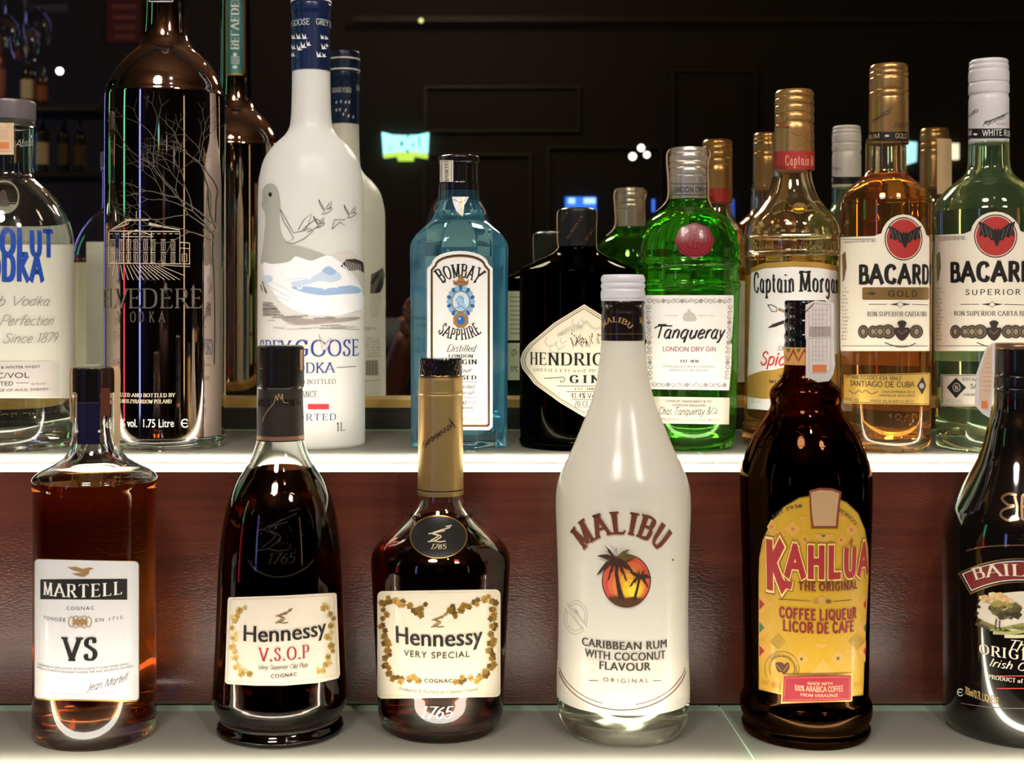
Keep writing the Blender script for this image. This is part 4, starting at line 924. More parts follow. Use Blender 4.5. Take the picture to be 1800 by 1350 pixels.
P = Print(S); P.poly([(1133, 519), (1289, 519), (1289, 545), (1286, 594), (1282, 600), (1286, 606), (1285, 640), (1281, 686), (1141, 684), (1137, 640), (1135, 606), (1138, 600), (1135, 594), (1133, 545)], WHITE, 0)
orn = ink(158, 150, 142)
def scrolls(P, x0, y0, x1, y1, n, m, r_=4.5):
    for i in range(n):
        t = (i + .5) / n; x, y = x0 + (x1 - x0) * t, y0 + (y1 - y0) * t; s_ = 1 if i % 2 else -1
        if i % 4 == 3: P.disc(x, y, r_ * .8, r_ * .9, m, 1, 10)
        else: P.line([(x + r_ * (1 - k / 12) * cos(k * .8 + i), y + s_ * r_ * (1 - k / 12) * sin(k * .8 + i)) for k in range(9)], 1.2, m, 1)
        P.line([(x - r_ * .9, y + s_ * 2), (x, y - s_ * 3), (x + r_ * .9, y - s_)], 1.1, m, 1)
scrolls(P, 1138, 529, 1285, 529, 18, orn); scrolls(P, 1146, 676, 1277, 677, 16, orn); scrolls(P, 1140, 536, 1144, 668, 15, orn); scrolls(P, 1283, 536, 1277, 668, 15, orn)
P.smooth([(1201, 563), (1202, 552), (1207, 549), (1211, 543), (1216, 549), (1221, 552), (1224, 563), (1212, 565)], LGREY, 1); P.micro(1168, 1197, 556, 3.5, LGREY, 2); P.micro(1226, 1256, 556, 3.5, LGREY, 2)
P.text('Tanqueray', 1150, 1270, 595, 24, BLK, 'scriptb'); P.line([(1151, 577), (1160, 573), (1182, 573)], 2.4, BLK, 2, smooth=True)
P.text('LONDON DRY GIN', 1165, 1258, 617.5, 7.5, ink(150, 50, 46), 'medium'); P.text('EST? 1830', 1196, 1228, 637, 4.2, BLK, 'serifb'); P.text('FOUR SIGNATURE BOTANICALS', 1166, 1256, 646.5, 3.8, GREY); P.text('PERFECTLY BALANCED', 1178, 1245, 653, 3.8, GREY)
P.build('front_label', S.root)
P = Print(S); P.poly([(1143, 697), (1282, 699), (1281, 746), (1155, 744), (1146, 720)], pm('silver_paper', rgb(216, 208, 190), .4, .25), 0)
P.text('CHARLES TANQUERAY & CO', 1171, 1250, 707.5, 4, BLK2); P.text('LONDON ENGLAND', 1182, 1240, 714.5, 4, BLK2); P.text('Chas Tanqueray &', 1158, 1248, 729, 13, BLK, 'sign', slope=2); P.text('Co.', 1248, 1262, 727, 10, BLK, 'sign'); P.text('DISTILLED & BOTTLED IN GREAT BRITAIN', 1158, 1264, 740, 3.6, GREY); P.build('lower_label', S.root)

# 7 --- spiced rum bottle
AMBER = glassm('light_amber_rum', (.99, .88, .50), 1.36); WARMG = glassm('warm_clear_glass', (.99, .95, .86), 1.5, 0, .025, (.95, .68, .32))
S = Turned(1392, 1.150, UP_Z, [(76, 790), (84, 787), (88, 776), (88, 745, 1), (85, 738), (84, 640), (83.5, 470), (84, 452, 1), (86, 450), (86, 444), (84, 440), (84, 420), (86, 416), (85, 410), (82, 396), (74, 382), (60, 366), (48, 350), (41, 334), (36, 316), (34, 300), (33.5, 292, 1)])
start('rum_bottle', S, 'spiced rum bottle with white label, ribbed gold cap and red neck band')
body(S, WARMG, AMBER, 452, t=.003, tb=.01)
GOLDC = pm('cap_gold', rgb(206, 158, 98), .3, .8)
off = 5
def gcap(cx_, pts, m): 
    return solid(S, 'cap', pts, m)
S2 = sub(S, [(34, 300), (34, 160)])
sh_ = 4 * S.k
c_ = solid(S, 'cap', [(34.5, 300, 1), (34.8, 299), (34.8, 266, 1), (34.6, 264), (34.4, 222, 1), (33.2, 219), (34.6, 216), (34.6, 206), (33.2, 203), (34.8, 200), (34.8, 190), (33.4, 187), (34.6, 184), (34.6, 177), (33.2, 174), (34.4, 171), (34.2, 165), (31, 160, 1)], GOLDC); c_.location.x = sh_
S2 = sub(S, [(35, 300), (34.8, 222)]); S2.X0 = S.X0 + sh_
P = Print(S2, .0003); redb = pm('red_band', rgb(176, 52, 50), .45, .1)
P.rect(1365, 266, 1433, 298, redb, 0); P.text("Captain M", 1380, 1429, 290, 17, ink(226, 150, 120), 'flare'); P.line([(1364, 224), (1388, 223)], 2, redb); P.line([(1392, 232), (1402, 237), (1410, 234)], 1.5, ink(150, 100, 60), smooth=True); P.line([(1424 + 8 * cos(a), 238 + 9 * sin(a)) for a in (-2.6, -2.1, -1.6, -1, 1, 1.6, 2.1, 2.6, 3.2)], 1.3, ink(150, 100, 60)); P.line([(1398, 258), (1418, 245)], 1.8, ink(150, 100, 60))
o = P.build('neck_print', S.root); o.location.x = sh_
P = Print(S2, .0003, back=True); P.rect(1234, 331, 1282, 355, redb, 0); o = P.build('neck_print', S.root); o.location.x = sh_
P = Print(S, .0006)
P.text('RUM COMPANY', 1325, 1462, 437, 14, WARMG, 'medium'); P.disc(1405, 366, 13, 10, WARMG, 1)
P.line([(1362, 360), (1378, 352), (1390, 362), (1405, 368), (1420, 362), (1434, 354), (1448, 362)], 3, WARMG, 2, smooth=True); P.line([(1360, 376), (1380, 370), (1405, 372), (1430, 370), (1450, 378)], 3, WARMG, 2, smooth=True)
for i in range(24): P.disc(1326 + random.random() * 140, 384 + random.random() * 28, 4, 3, WARMG, 1, 8)
P.build('raised_lettering', S.root)
P = Print(S); gb = pm('gold_paper', rgb(200, 158, 78), .35, .4)
P.poly([(1320, 472), (1345, 462), (1394, 459), (1440, 461), (1473, 468), (1475, 720), (1470, 724), (1314, 719), (1315, 640)], gb, 0)
P.poly([(1321, 480), (1345, 472), (1394, 469), (1440, 471), (1472, 477), (1474, 620), (1440, 630), (1410, 648), (1385, 644), (1360, 650), (1340, 652), (1315, 661), (1317, 600)], WHITE, 1)
P.poly([(1314, 697), (1340, 701), (1472, 703), (1470, 722), (1394, 728), (1360, 722), (1314, 718)], WHITE, 1)
P.text('Captain', 1325, 1398, 513, 34, BLK, 'flare', track=-.06); P.text('Morgan', 1403, 1473, 513, 34, BLK, 'flare', track=-.06, slope=-3)
P.line([(1404, 480), (1412, 478), (1420, 479)], 3, BLK, 2)
sw = ink(52, 40, 34); gd = ink(190, 152, 90)
P.line([(1350, 536), (1358, 548), (1366, 547), (1365, 540), (1357, 536), (1350, 536)], 1.6, sw, 2); P.line([(1368, 543), (1384, 549)], 4.5, sw, 2); P.line([(1368, 543), (1384, 549)], 2.5, gd, 3); P.poly([(1349, 577), (1358, 570), (1384, 561), (1386, 566), (1362, 575)], sw, 2)
P.text('.ORIGINAL.', 1366, 1420, 616, 7, BLK, 'medium'); P.text('Spiced', 1336, 1404, 642, 23, ink(196, 60, 52), 'brush'); P.text('SPIRIT DRINK', 1369, 1420, 664, 5, BLK2, 'serifb'); P.text('WITH SPICES', 1352, 1420, 674, 5, BLK2, 'serifb'); P.text('35% vol.', 1320, 1338, 708, 6, LGREY)
P.build('front_label', S.root)

# 8 and 9 --- the two bat label rums
S_spiced = S
BAT = [(0, -9), (3, -14), (4, -9), (9, -12), (20, -20), (31, -24), (27, -12), (29, 2), (24, -1), (20, 4), (14, 1), (10, 8), (5, 8), (3, 14), (0, 19)]
BATF = BAT + [(-x, y) for x, y in BAT[::-1]]
def back_label(S, y0, y1, hw, m, name='back_label'):
    km = S.D / (2 * MIRROR_Y - S.D); xm = PX + S.X0 * F / (2 * MIRROR_Y - S.D); P = Print(S, back=True); g = lambda y: PY + (y - PY) * km
    P.rect(xm - hw * km, g(y0), xm + hw * km, g(y1), m, 0)
    for i in range(int((y1 - y0) / 9)): P.line([(xm - hw * km * .8, g(y0 + 6 + i * 9)), (xm + hw * km * (.5 + .3 * (i % 2)), g(y0 + 6 + i * 9))], 1.2, GREY, 1)
    return P.build(name, S.root)
BPAPER = frosted('back_label_paper', rgb(244, 238, 220), .35, .6)
def bat_label(S, x0, x1, yt, yb, cx, cy, r, paper, tone, key, ry=38):
    P = Print(S)
    q = [(x0, yt), (cx - r - 18, yt - 2), (cx - r - 6, yt - 7)] + [(cx + (r + 7) * cos(a), cy + (ry + 5) * sin(a)) for a in [radians(190 + i * 16) for i in range(11)]]
    q += ([(cx + r + 6, yt - 7), (cx + r + 18, yt - 2)] if cx + r + 18 < x1 - 4 else []) + [(x1, yt), (x1, yb), (x0, yb)]
    q = [(min(px_, x1), py_) for px_, py_ in q]
    P.poly(q, paper, 0)
    P.disc(cx, cy, r, ry, ink(70, 24, 20), 1, 40); P.disc(cx, cy, r - 2, ry - 2, ink(232, 220, 200), 2, 40); P.disc(cx, cy, r - 3.5, ry - 3.5, ink(176, 50, 44), 3, 40)
    s_ = r / 36; P.poly(norm(BATF, cx + 2, cy - 1, s_, s_), ink(34, 26, 24), 5, 8)
    for sg in (-1, 1):
        for e in ((26, -18, 22, 0), (20, -17, 14, 0), (12, -11, 8, 5)): P.line([(cx + 2 + sg * e[0] * s_, cy - 1 + e[1] * s_), (cx + 2 + sg * e[2] * s_, cy - 1 + e[3] * s_)], 1, ink(110, 104, 96), 6)
    P.line([(x0 + 3, yt + 4), (cx - r - 16, yt + 3)], .9, BLK2); P.text('ESTABLECIDO EN CUBA EN 1862', x0 + 6, cx - r - 15, yt + 9, 3.4, BLK2)
    P.line([(x0 + 3, yb - 9), (x1 - 3, yb - 9)], .9, BLK2)
    my = 583; mc = ink(74, 62, 52); md = ink(150, 132, 110)
    for dx, rx_, ry_ in ((-67, 9.5, 12), (-50, 10, 11), (-38, 12, 12), (-24, 13, 13), (25, 12, 12), (38, 11, 12), (52, 10, 11), (67, 9, 12)):
        x = key + dx
        if x + rx_ > x1 - 1: continue
        P.disc(x, my, rx_, ry_, mc, 1 + (abs(dx) < 40), 18); P.line([(x + rx_ * .7 * cos(a * .63), my + ry_ * .7 * sin(a * .63)) for a in range(10)], .8, md, 4, closed=True); P.disc(x, my, rx_ * .35, ry_ * .45, md, 4, 8)
    P.smooth(norm([(0, 16), (-11, 6), (-13, -6), (-5, -8), (-8, -16), (0, -20), (8, -16), (5, -8), (13, -6), (11, 6)], key, my, 1, 1), ink(54, 42, 36), 4)
    P.line([(key - 8, my - 2), (key, my + 4), (key + 8, my - 3)], .9, md, 5)
    P.line([(key - 30, 602), (key - 14, 608), (key, 610), (key + 14, 608), (key + 24, 603)], 1.6, BLK2, smooth=True)
    P.line([(key - 58, 535), (key - 26, 535)], 1, BLK2); P.line([(key + 18, 535), (min(key + 56, x1 - 2), 536)], 1, BLK2); P.poly([(key - 22, 535), (key - 4, 532), (key - 4, 538)], BLK2); P.poly([(key + 16, 535), (key - 2, 532), (key - 2, 538)], BLK2); P.poly([(key - 3, 529), (key + 3, 535), (key - 3, 542), (key - 9, 535)], paper, 2); P.line([(key - 3, 530), (key + 2, 535), (key - 3, 541), (key - 8, 535)], 1, BLK2, 3, closed=True)
    for i in range(15): P.micro(x0 + 2, x0 + random.uniform(9, 16), 508 + i * 6.4, 3.4, tone)
    P.poly([(x0 + 3, 448), (x0 + 9, 442), (x0 + 11, 470), (x0 + 7, 492), (x0 + 4, 496)], tone, 1)
    return P
back_label(S_spiced, 480, 710, 66, BPAPER)
S = Turned(1557, 1.104, UP_Z, [(66, 790), (74, 787), (78, 776), (79, 750), (80, 640), (81, 480), (81.5, 370), (80, 352), (74, 338), (62, 326), (48, 316), (40, 307), (36.5, 298), (36, 270), (35.5, 250), (34.5, 244, 1)])
start('rum_bottle', S, 'amber gold rum bottle with red bat emblem and bronze gold cap')
AMB2 = glassm('amber_rum', (.97, .62, .20), 1.36)
body(S, WARMG, AMB2, 308, t=.003, tb=.011)
GC2 = pm('cap_bronze', rgb(186, 142, 88), .3, .8)
k_ = 5 * S.k
c_ = solid(S, 'cap', [(35, 250, 1), (35.2, 249), (35, 176, 1), (34.4, 173), (35, 170), (35, 165), (33.6, 162), (34.8, 158), (34.8, 140, 1), (33.4, 137), (34.6, 134), (34.6, 130), (33.2, 127), (34, 124), (33.5, 119), (31, 115, 1)], GC2); c_.location.x = k_
S2 = sub(S, [(35.3, 250), (35.1, 170)]); S2.X0 = S.X0 + k_
P = Print(S2); P.rect(1527, 232, 1595, 248, BLK, 0); P.text('GOLD RUM', 1528, 1547, 244, 8, ink(190, 160, 110), 'medium', 1, fit=(5, 8)); P.text('GOLD', 1573, 1593, 243, 8, ink(190, 160, 110), 'medium', 1); P.disc(1559, 239, 4, 2, ink(210, 190, 150), 1)
P.text('Facundo', 1531, 1564, 206, 9, BLK2, 'sign', slope=22); P.line([(1536, 212), (1550, 204), (1562, 200), (1566, 188)], 1, BLK2, smooth=True); P.text('Facundo', 1569, 1592, 221, 10, BLK2, 'sign', slope=8, fit=(0, 4)); o = P.build('cap_print', S.root); o.location.x = k_
P = bat_label(S, 1478, 1633, 417, 617, 1588, 420, 33, CREAM, ink(120, 84, 50), 1585)
P.text('BACARDI', 1509, 1632, 497, 30, BLK, 'fat', fit=(0, 6), bold=.012); P.rect(1516, 505, 1632, 527, pm('gold_patch', rgb(150, 118, 70), .35, .5), 1, 3); P.text('GOLD', 1561, 1611, 521, 10, BLK, 'medium', track=.2); P.poly([(1524, 516), (1534, 513), (1541, 516), (1534, 519)], BLK2, 2); P.line([(1520, 516), (1528, 516)], 1, BLK2)
P.text('- RON SUPERIOR CARTA ORO -', 1519, 1631, 556, 8, BLK2, 'serif'); P.build('front_label', S.root)
P = Print(S); P.poly([(1484, 659), (1634, 655), (1632, 712), (1484, 709)], pm('gold_band', rgb(206, 168, 84), .35, .45), 0); P.line([(1486, 661), (1632, 657)], .9, BLK2); P.line([(1486, 707), (1630, 710)], .9, BLK2)
P.text('ESTABLECIDO EN 1862', 1487, 1584, 667, 5.5, BLK2, 'medium'); P.text('SANTIAGO DE CUBA', 1495, 1607, 680, 9, BLK, 'medium'); P.text('UNA EMPRESA DE LA', 1550, 1608, 691, 4, BLK2); P.text('FAMILIA BACARDI', 1546, 1608, 697.5, 4, BLK2); P.text('MADE IN PUERTO RICO', 1530, 1606, 707, 3.6, BLK2); P.text('40% ALC. VOL.', 1486, 1512, 705, 5, BLK2)
P.line([(1492, 685), (1502, 692), (1510, 686), (1516, 690), (1522, 686), (1532, 692), (1544, 688)], 1.1, BLK2, smooth=True); P.poly([(1621, 662), (1627, 678), (1620, 694), (1611, 678)], BLK, 2); P.disc(1619, 678, 4, 5, GREY, 3, 12); P.build('lower_label', S.root)
P = Print(S, .0006); P.text('1862', 1560, 1612, 748, 20, WARMG, 'medium'); P.build('raised_number', S.root); back_label(S, 420, 646, 62, BPAPER)

S = Turned(1738, 1.116, UP_Z, [(82, 791), (91, 788), (95, 776), (96, 750), (97, 640), (98, 480), (98.5, 385), (97, 368), (92, 352), (78, 334), (60, 320), (47, 310), (40, 300), (37.5, 290), (36.5, 265), (36, 245), (35, 238, 1)])
start('rum_bottle', S, 'pale green tinted clear rum bottle with red bat emblem and white cap')
body(S, glassm('pale_green_glass', (.93, .985, .87), 1.5, 0, .035, (.50, .80, .45)), glassm('white_rum', (.98, .99, .97), 1.36), 372, t=.0036, tb=.012)
c_ = solid(S, 'cap', [(36, 249, 1), (36.2, 248), (36, 176, 1), (34.4, 168), (36.2, 164), (36.2, 150), (34.6, 147), (36.2, 144), (36.2, 128), (34.8, 125), (35.6, 121), (35.6, 118), (34.2, 115), (35, 112), (34, 108), (31, 106, 1)], pm('cap_white', rgb(214, 208, 210), .35)); k_ = 0
S2 = sub(S, [(36.3, 249), (36.2, 170)])
P = Print(S2); P.rect(1702, 226, 1774, 243, BLK, 0); P.text('WHITE RUM', 1727, 1772, 238, 10, WHI, 'medium', 1, fit=(0, 8)); P.disc(1715, 236, 3.5, 2, WHI, 1); P.text('M', 1703, 1709, 238, 9, WHI, 'medium', 1)
P.text('Facundo', 1727, 1765, 213, 9, BLK, 'sign', slope=16); P.line([(1730, 216), (1750, 208), (1772, 198)], 1, BLK2, smooth=True); P.text('Facundo', 1702, 1718, 198, 9, BLK2, 'sign', slope=18, fit=(3, 7)); P.text('DOMINUS', 1752, 1770, 219, 3, GREY); P.build('cap_print', S.root)
P = Print(S2, back=True); P.rect(1464, 311, 1516, 324, BLK, 0); P.build('cap_print', S.root)
P = bat_label(S, 1644, 1832, 413, 617, 1750, 415, 37.5, CREAM, ink(110, 120, 80), 1747)
P.text('BACARDI', 1670, 1793, 493, 31, BLK, 'fat', fit=(0, 5), bold=.012); P.text('SUPERIOR', 1697, 1793, 518, 9, BLK, 'medium', track=.25); P.text('- RON SUPERIOR CARTA BLANCA -', 1672, 1826, 555, 8, BLK2, 'serif'); P.build('front_label', S.root)
P = Print(S); P.rect(1654, 658, 1828, 714, pm('silver_band', rgb(196, 190, 176), .4, .3), 0); P.frame(1656, 660, 1826, 712, .9, BLK2); P.poly([(1681, 664), (1699, 681), (1681, 700), (1665, 681)], BLK, 1); P.disc(1682, 681, 7, 8, GREY, 2, 16); P.disc(1682, 681, 5.5, 6.5, BLK, 3, 16); P.text('B', 1679, 1685, 685, 7, LGREY, 'serif', 4)
P.text('ESTABLECIDO EN 1862', 1692, 1790, 670, 4.5, BLK2, 'medium'); P.text('SANTIAGO DE CUBA', 1706, 1806, 684, 8, BLK, 'medium'); P.text('UNA EMPRESA', 1694, 1730, 696, 4, BLK2); P.text('40% ALC/VOL', 1664, 1694, 709, 7, GREY)
u0, z0 = P.h(1656, 708); pen = 0; gl = [glyph(c, 'sans') for c in 'RUM BLANCO']; W = sum(g[0] for g in gl)
for a, fs in gl:
    for f in fs: P.face([(u0 + (1 - y) * 5 * S.k, z0 + (pen + x) / W * 46 * S.k) for x, y in f], BLK2, 2)
    pen += a
P.build('lower_label', S.root)

back_label(S, 420, 640, 74, BPAPER)
# 10 --- the rum bottle past the right end, seen only in the mirror
S = Turned(1890, 1.150, UP_Z, [(70, 790), (78, 787), (82, 776), (82, 640), (82, 370), (78, 345), (62, 325), (46, 312), (38, 300), (34, 270), (33.5, 262, 1)])
start('rum_bottle', S, 'brown bottle with gold cap and pale tax strip, standing past the white capped rum')
body(S, WARMG, AMB2, 340); solid(S, 'cap', [(35, 268, 1), (35, 200, 1), (34.6, 196), (34.6, 185), (33.4, 182), (34.6, 178), (34.6, 170), (33.2, 166), (34.4, 160), (34.4, 150), (33.2, 146), (34, 140), (31, 134, 1)], GC2)
tape(S, 'tax_strip', 186, 40, [(36, 160), (37, 175), (37, 220), (37, 262), (38, 285)], TAPE)

# ------------------------------------------------------------------ front row
COGNAC = glassm('cognac', (.84, .42, .18), 1.36); COGD = glassm('dark_cognac', (.22, .06, .03), 1.36)
def leafy(P, pts, m, m2, s_=4.5, berry=False):
    """vine of little leaves along a path"""
    q = catmull(pts, 6); P.line(q, 1.0, m2, 1)
    for i, (x, y) in enumerate(q[::2]):
        a = i * 2.4; dx, dy = 3.4 * cos(a), 3.4 * sin(a); r_ = s_ * random.uniform(.75, 1.1); b = random.uniform(0, 6.28)
        P.poly([(x + dx + r_ * (1 if k % 2 else .72) * cos(b + k * pi / 5), y + dy + r_ * (1 if k % 2 else .72) * sin(b + k * pi / 5)) for k in range(10)], m if i % 2 else m2, 2 + i % 2)
        P.line([(x + dx - r_ * .6 * cos(b), y + dy - r_ * .6 * sin(b)), (x + dx + r_ * .6 * cos(b), y + dy + r_ * .6 * sin(b))], .6, BLK2, 4)
ARM = [[(-12, 10), (-4, 9), (4, 10), (12, 9)], [(-8, 8), (2, 1), (-6, -3), (10, -9), (18, -12)], [(-4, 9), (6, 2), (-3, -3), (11, -7)], [(-11, -2), (-3, -4), (8, -9)], [(12, -13), (20, -15)]]
# 11 --- left cognac, round shouldered
S = Turned(167, .941, LOW_Z, [(98, 1291), (107, 1288), (110.5, 1276), (110.5, 1255), (109.5, 1180), (108.5, 1000), (109, 900), (110, 862), (112, 848), (110, 838), (98, 828), (72, 815), (52, 800), (43, 782), (40, 760), (40, 700), (39.5, 690, 1)])
start('cognac_bottle', S, 'amber cognac bottle with plain white label, glassy stopper and dark blue neck core')
body(S, CLEAR, COGNAC, 843, t=.003, tb=.012)
solid(S, 'stopper', [(39.5, 688, 1), (40.5, 686), (40.5, 650), (39, 646, 1)], pm('stopper_smoke', rgb(52, 34, 26), .1, coat=.5))
P = Print(sub(S, [(41, 780), (41, 646)]), .0008); nav = pm('neck_navy', rgb(30, 26, 56), .25, coat=.4)
P.rect(137, 652, 175, 781, nav, 0); P.rect(137, 650, 172, 706, BLACKPL, 1); P.line([(140, 708), (174, 708)], 1.2, ink(80, 60, 50), 2)
P.rect(176, 682, 192, 730, pm('neck_brown', rgb(92, 46, 28), .4), 0); P.line([(137, 756), (137, 760)], 4, WHI, 2); P.line([(174, 756), (174, 760)], 4, WHI, 2); P.build('neck_strip', S.root)
tape(S, 'tax_strip', 62, 22, [(34, 644), (43, 648), (44, 680), (43, 705), (44, 740), (43, 770), (43, 782)], pm('tape_tan', rgb(206, 168, 124), .6)); tape(S, 'tax_strip', -78, 12, [(38, 646), (43, 650), (43, 700), (42, 715), (42, 740)], pm('tape_tan', rgb(206, 168, 124), .6))
P = Print(S); P.rect(60.5, 984, 244.5, 1232, pm('foil_edge', rgb(196, 156, 84), .3, .8), 0, 8, -2, 2); P.rect(62, 985, 243, 1229, pm('paper_pearl', rgb(222, 220, 220), .4, coat=.2), 1, 7, -2, 2)
P.poly([(72, 1018), (223, 1017), (223, 1054), (72, 1053)], BLK, 2); P.text('MARTELL', 77, 215, 1049, 22, WHI, 'serif', 4, track=.06, bold=.008)
gb_ = ink(156, 122, 78)
P.poly([(119, 997), (134, 996), (146, 1000), (158, 997), (165, 999), (158, 1002), (156, 1009), (148, 1014), (140, 1013), (126, 1008), (136, 1007), (144, 1006), (128, 1002)], gb_, 2)
P.text('COGNAC', 117, 166, 1072, 6, BLK2, track=.2); P.text('FONDÉE', 78, 116, 1091, 6, BLK2, track=.2); P.text('EN 1715', 167, 215, 1091, 6, BLK2, track=.2)
for q in range(5): P.line([(126 + q * 7.5 + 5 * cos(a * .7), 1093 + (9 + 2 * (q % 2)) * sin(a * .7)) for a in range(9)], 1.6, gb_, 3, closed=True)
P.rect(131, 1088, 153, 1098, gb_, 3)
P.text('VS', 110, 174, 1160, 38, BLK, 'serifb', 4); P.micro(68, 226, 1177, 3.6, BLK2, t='ELABORATED BY DISTILLATION OF EXCLUSIVELY CLEAR WINES GIVING'); P.micro(66, 233, 1183, 3.6, BLK2, t='MARTELL VS ITS SMOOTH ELEGANT CHARACTER AND AROMATIC RICHNESS')
P.text('Jean Martell', 152, 222, 1206, 14, BLK, 'sign', slope=10); P.micro(90, 200, 1222, 3.4, GREY, t='PRODUCED AND BOTTLED IN FRANCE'); P.build('front_label', S.root)
P = Print(S, .0005)
for q in ([(86, 921), (110, 927), (142, 933)], [(87, 957), (120, 958), (150, 956)], [(146, 972), (176, 968), (196, 958)], [(100, 904), (130, 898), (170, 898), (200, 905)], [(110, 905), (106, 925)], [(170, 900), (190, 918), (206, 925)], [(100, 878), (128, 876)], [(156, 876), (188, 874)]): P.line(q, 3, CLEAR, 1, smooth=True)
P.build('raised_swallow', S.root)

# 12 --- dark cognac in a pear shaped bottle
S = Turned(493, .948, LOW_Z, [(98, 1287), (107, 1285), (112, 1278), (112, 1270), (106, 1262), (105, 1256), (112, 1244), (119, 1228), (120, 1216, 1), (118, 1190), (114, 1120), (111, 1040), (108, 980), (102, 925), (92, 880), (76, 845), (60, 820), (48, 795), (42, 773), (41, 760), (40.5, 730), (40, 700, 1)])
start('cognac_bottle', S, 'very dark cognac bottle with pear-shaped shoulders, black cap and red lettered cream label')
body(S, CLEAR, COGD, 822, t=.0035, tb=.016)
bl = pm('satin_black', rgb(24, 22, 20), .28)
sleeve(S, 'neck_sleeve', [(41.5, 771, 1), (41.5, 769), (40.5, 720), (39, 686), (38.5, 682, 1)], pm('neck_charcoal', rgb(44, 38, 32), .5)); sleeve(S, 'neck_band', [(41.8, 771, 1), (41.8, 764, 1)], pm('copper', rgb(170, 124, 96), .4, .5))
solid(S, 'cap', [(38, 684, 1), (39.5, 681), (41.5, 677), (41.5, 650), (41, 648), (41.5, 644), (41.5, 614), (40, 609), (36, 607, 1)], bl)
P = Print(sub(S, [(42, 771), (40.6, 720), (39.4, 686)]), .0005); P.line([(459, 745), (462, 732), (466, 738)], 1, BLK2)
P.line([(462, 742), (466, 730), (474, 718), (482, 708), (485, 695), (488, 704), (490, 692), (494, 702), (496, 692), (498, 706), (505, 708)], 1.2, ink(176, 140, 104), smooth=True); P.build('sleeve_signature', S.root)
tape(S, 'tax_strip', 60, 10, [(42.3, 614), (42.3, 630), (42.3, 650)], ink(190, 150, 120))
P = Print(S, .0005); GL = pm('painted_glint', rgb(120, 108, 96), .12, .9)  # pale metal strokes paint the highlights of the embossed glass
P.line([(436, 984), (450, 1001), (470, 1011), (492, 1014), (516, 1009), (538, 997), (551, 983)], 2.6, GL, 1, smooth=True); P.line([(438, 978), (450, 994), (470, 1004), (492, 1007), (516, 1002), (538, 990), (548, 978)], 2.4, CLEAR, 1, smooth=True)
GL = pm('painted_glint', rgb(120, 108, 96), .12, .9)
for q in ARM: P.line(norm(q, 480, 938, 2.3, 3), 2.2, GL, 2, smooth=True)
P.text('1765', 468, 516, 990, 18, GL, 'ital')
for i in range(26): P.disc(448 + random.random() * 90, 968 - random.random() * 50, 1.2, 1.2, GL, 1, 8)
P.line([(494 + 58 * cos(a / 20 * pi), 930 - 66 * sin(a / 20 * pi)) for a in range(21)], 2.6, CLEAR, 1)
P.build('raised_medallion', S.root)
P = Print(S); P.poly([(403, 1050), (495, 1047), (587, 1042), (591, 1044), (597, 1185), (594, 1192), (560, 1200), (500, 1205), (450, 1205), (400, 1202), (396, 1198), (401, 1054)], pm('paper_blush', rgb(226, 214, 196), .45, coat=.15), 0)
P.line([(406, 1054), (495, 1051), (586, 1046), (592, 1186), (500, 1200), (400, 1197), (406, 1054)], 1, ink(200, 180, 150), 1)
gl1, gl2 = pm('leaf_gold', rgb(196, 158, 78), .35, .6), pm('leaf_gold_light', rgb(220, 196, 130), .4, .3)
leafy(P, [(428, 1068), (416, 1080), (410, 1100), (413, 1120), (409, 1140), (416, 1160), (420, 1178), (436, 1184)], gl1, gl2, 6.5); leafy(P, [(567, 1064), (578, 1076), (583, 1096), (577, 1118), (582, 1138), (576, 1158), (572, 1172), (556, 1180)], gl1, gl2, 6.5)
for q in ARM: P.line(norm(q, 495, 1085, .95, 1), 1.8, ink(130, 96, 60), 2, smooth=True)
P.text('Hennessy', 427, 572, 1126, 28, BLK, 'sans', 4, slope=5, bold=.03); P.text('V.S.O.P', 455, 544, 1160, 22, ink(160, 40, 48), 'serif', 4, slope=2); P.text('Very Superior Old Pale', 453, 540, 1176, 8, BLK2, 'script', 4); P.text('COGNAC', 476, 522, 1190, 6.5, BLK, 'sans', 4, slope=2, track=.15, bold=.03); P.build('front_label', S.root)

# 13 --- cognac with gold neck
S = Turned(774.5, .954, LOW_Z, [(86, 1282), (93, 1280), (96, 1274), (96, 1264, 1), (106, 1260), (109, 1252), (110, 1244), (111, 1210), (113, 1180), (117, 1100), (120, 1040), (122, 1000), (122.5, 985), (119, 968), (106, 950), (82, 930), (62, 914), (48, 898), (41, 880), (39, 865), (38.5, 850), (38, 700, 1)])
start('cognac_bottle', S, 'cognac bottle with matt gold neck sleeve, knurled black cap and round black medallion')
body(S, CLEAR, glassm('deep_cognac', (.5, .13, .06), 1.36), 905, t=.003, tb=.012)
gm = pm('matt_gold', rgb(208, 174, 112), .36, .75)
sleeve(S, 'neck_sleeve', [(40.5, 866, 1), (40.5, 861), (40, 860), (40, 859), (40.2, 857), (39, 700), (38.8, 694), (39.8, 692), (39.8, 688), (38.8, 686), (38.6, 668), (38, 663, 1)], gm)
sleeve(S, 'sleeve_line', [(40.9, 860, 1), (40.9, 858, 1)], BLK)
solid(S, 'collar', [(38, 664, 1), (37.5, 660), (36, 659, 1)], pm('collar_brass', rgb(150, 110, 70), .3, .9))
def knurl(a, z):
    return 1 + .014 * (abs(sin(a * 12 + z * 420)) + abs(sin(a * 12 - z * 420)) - 1)
k = S.k; q = [(0, S.z(660)), (36.5 * k, S.z(660))] + [((37.6) * k, S.z(658 - i * 2.2)) for i in range(13)] + [(36.5 * k, S.z(629)), (0, S.z(629))]
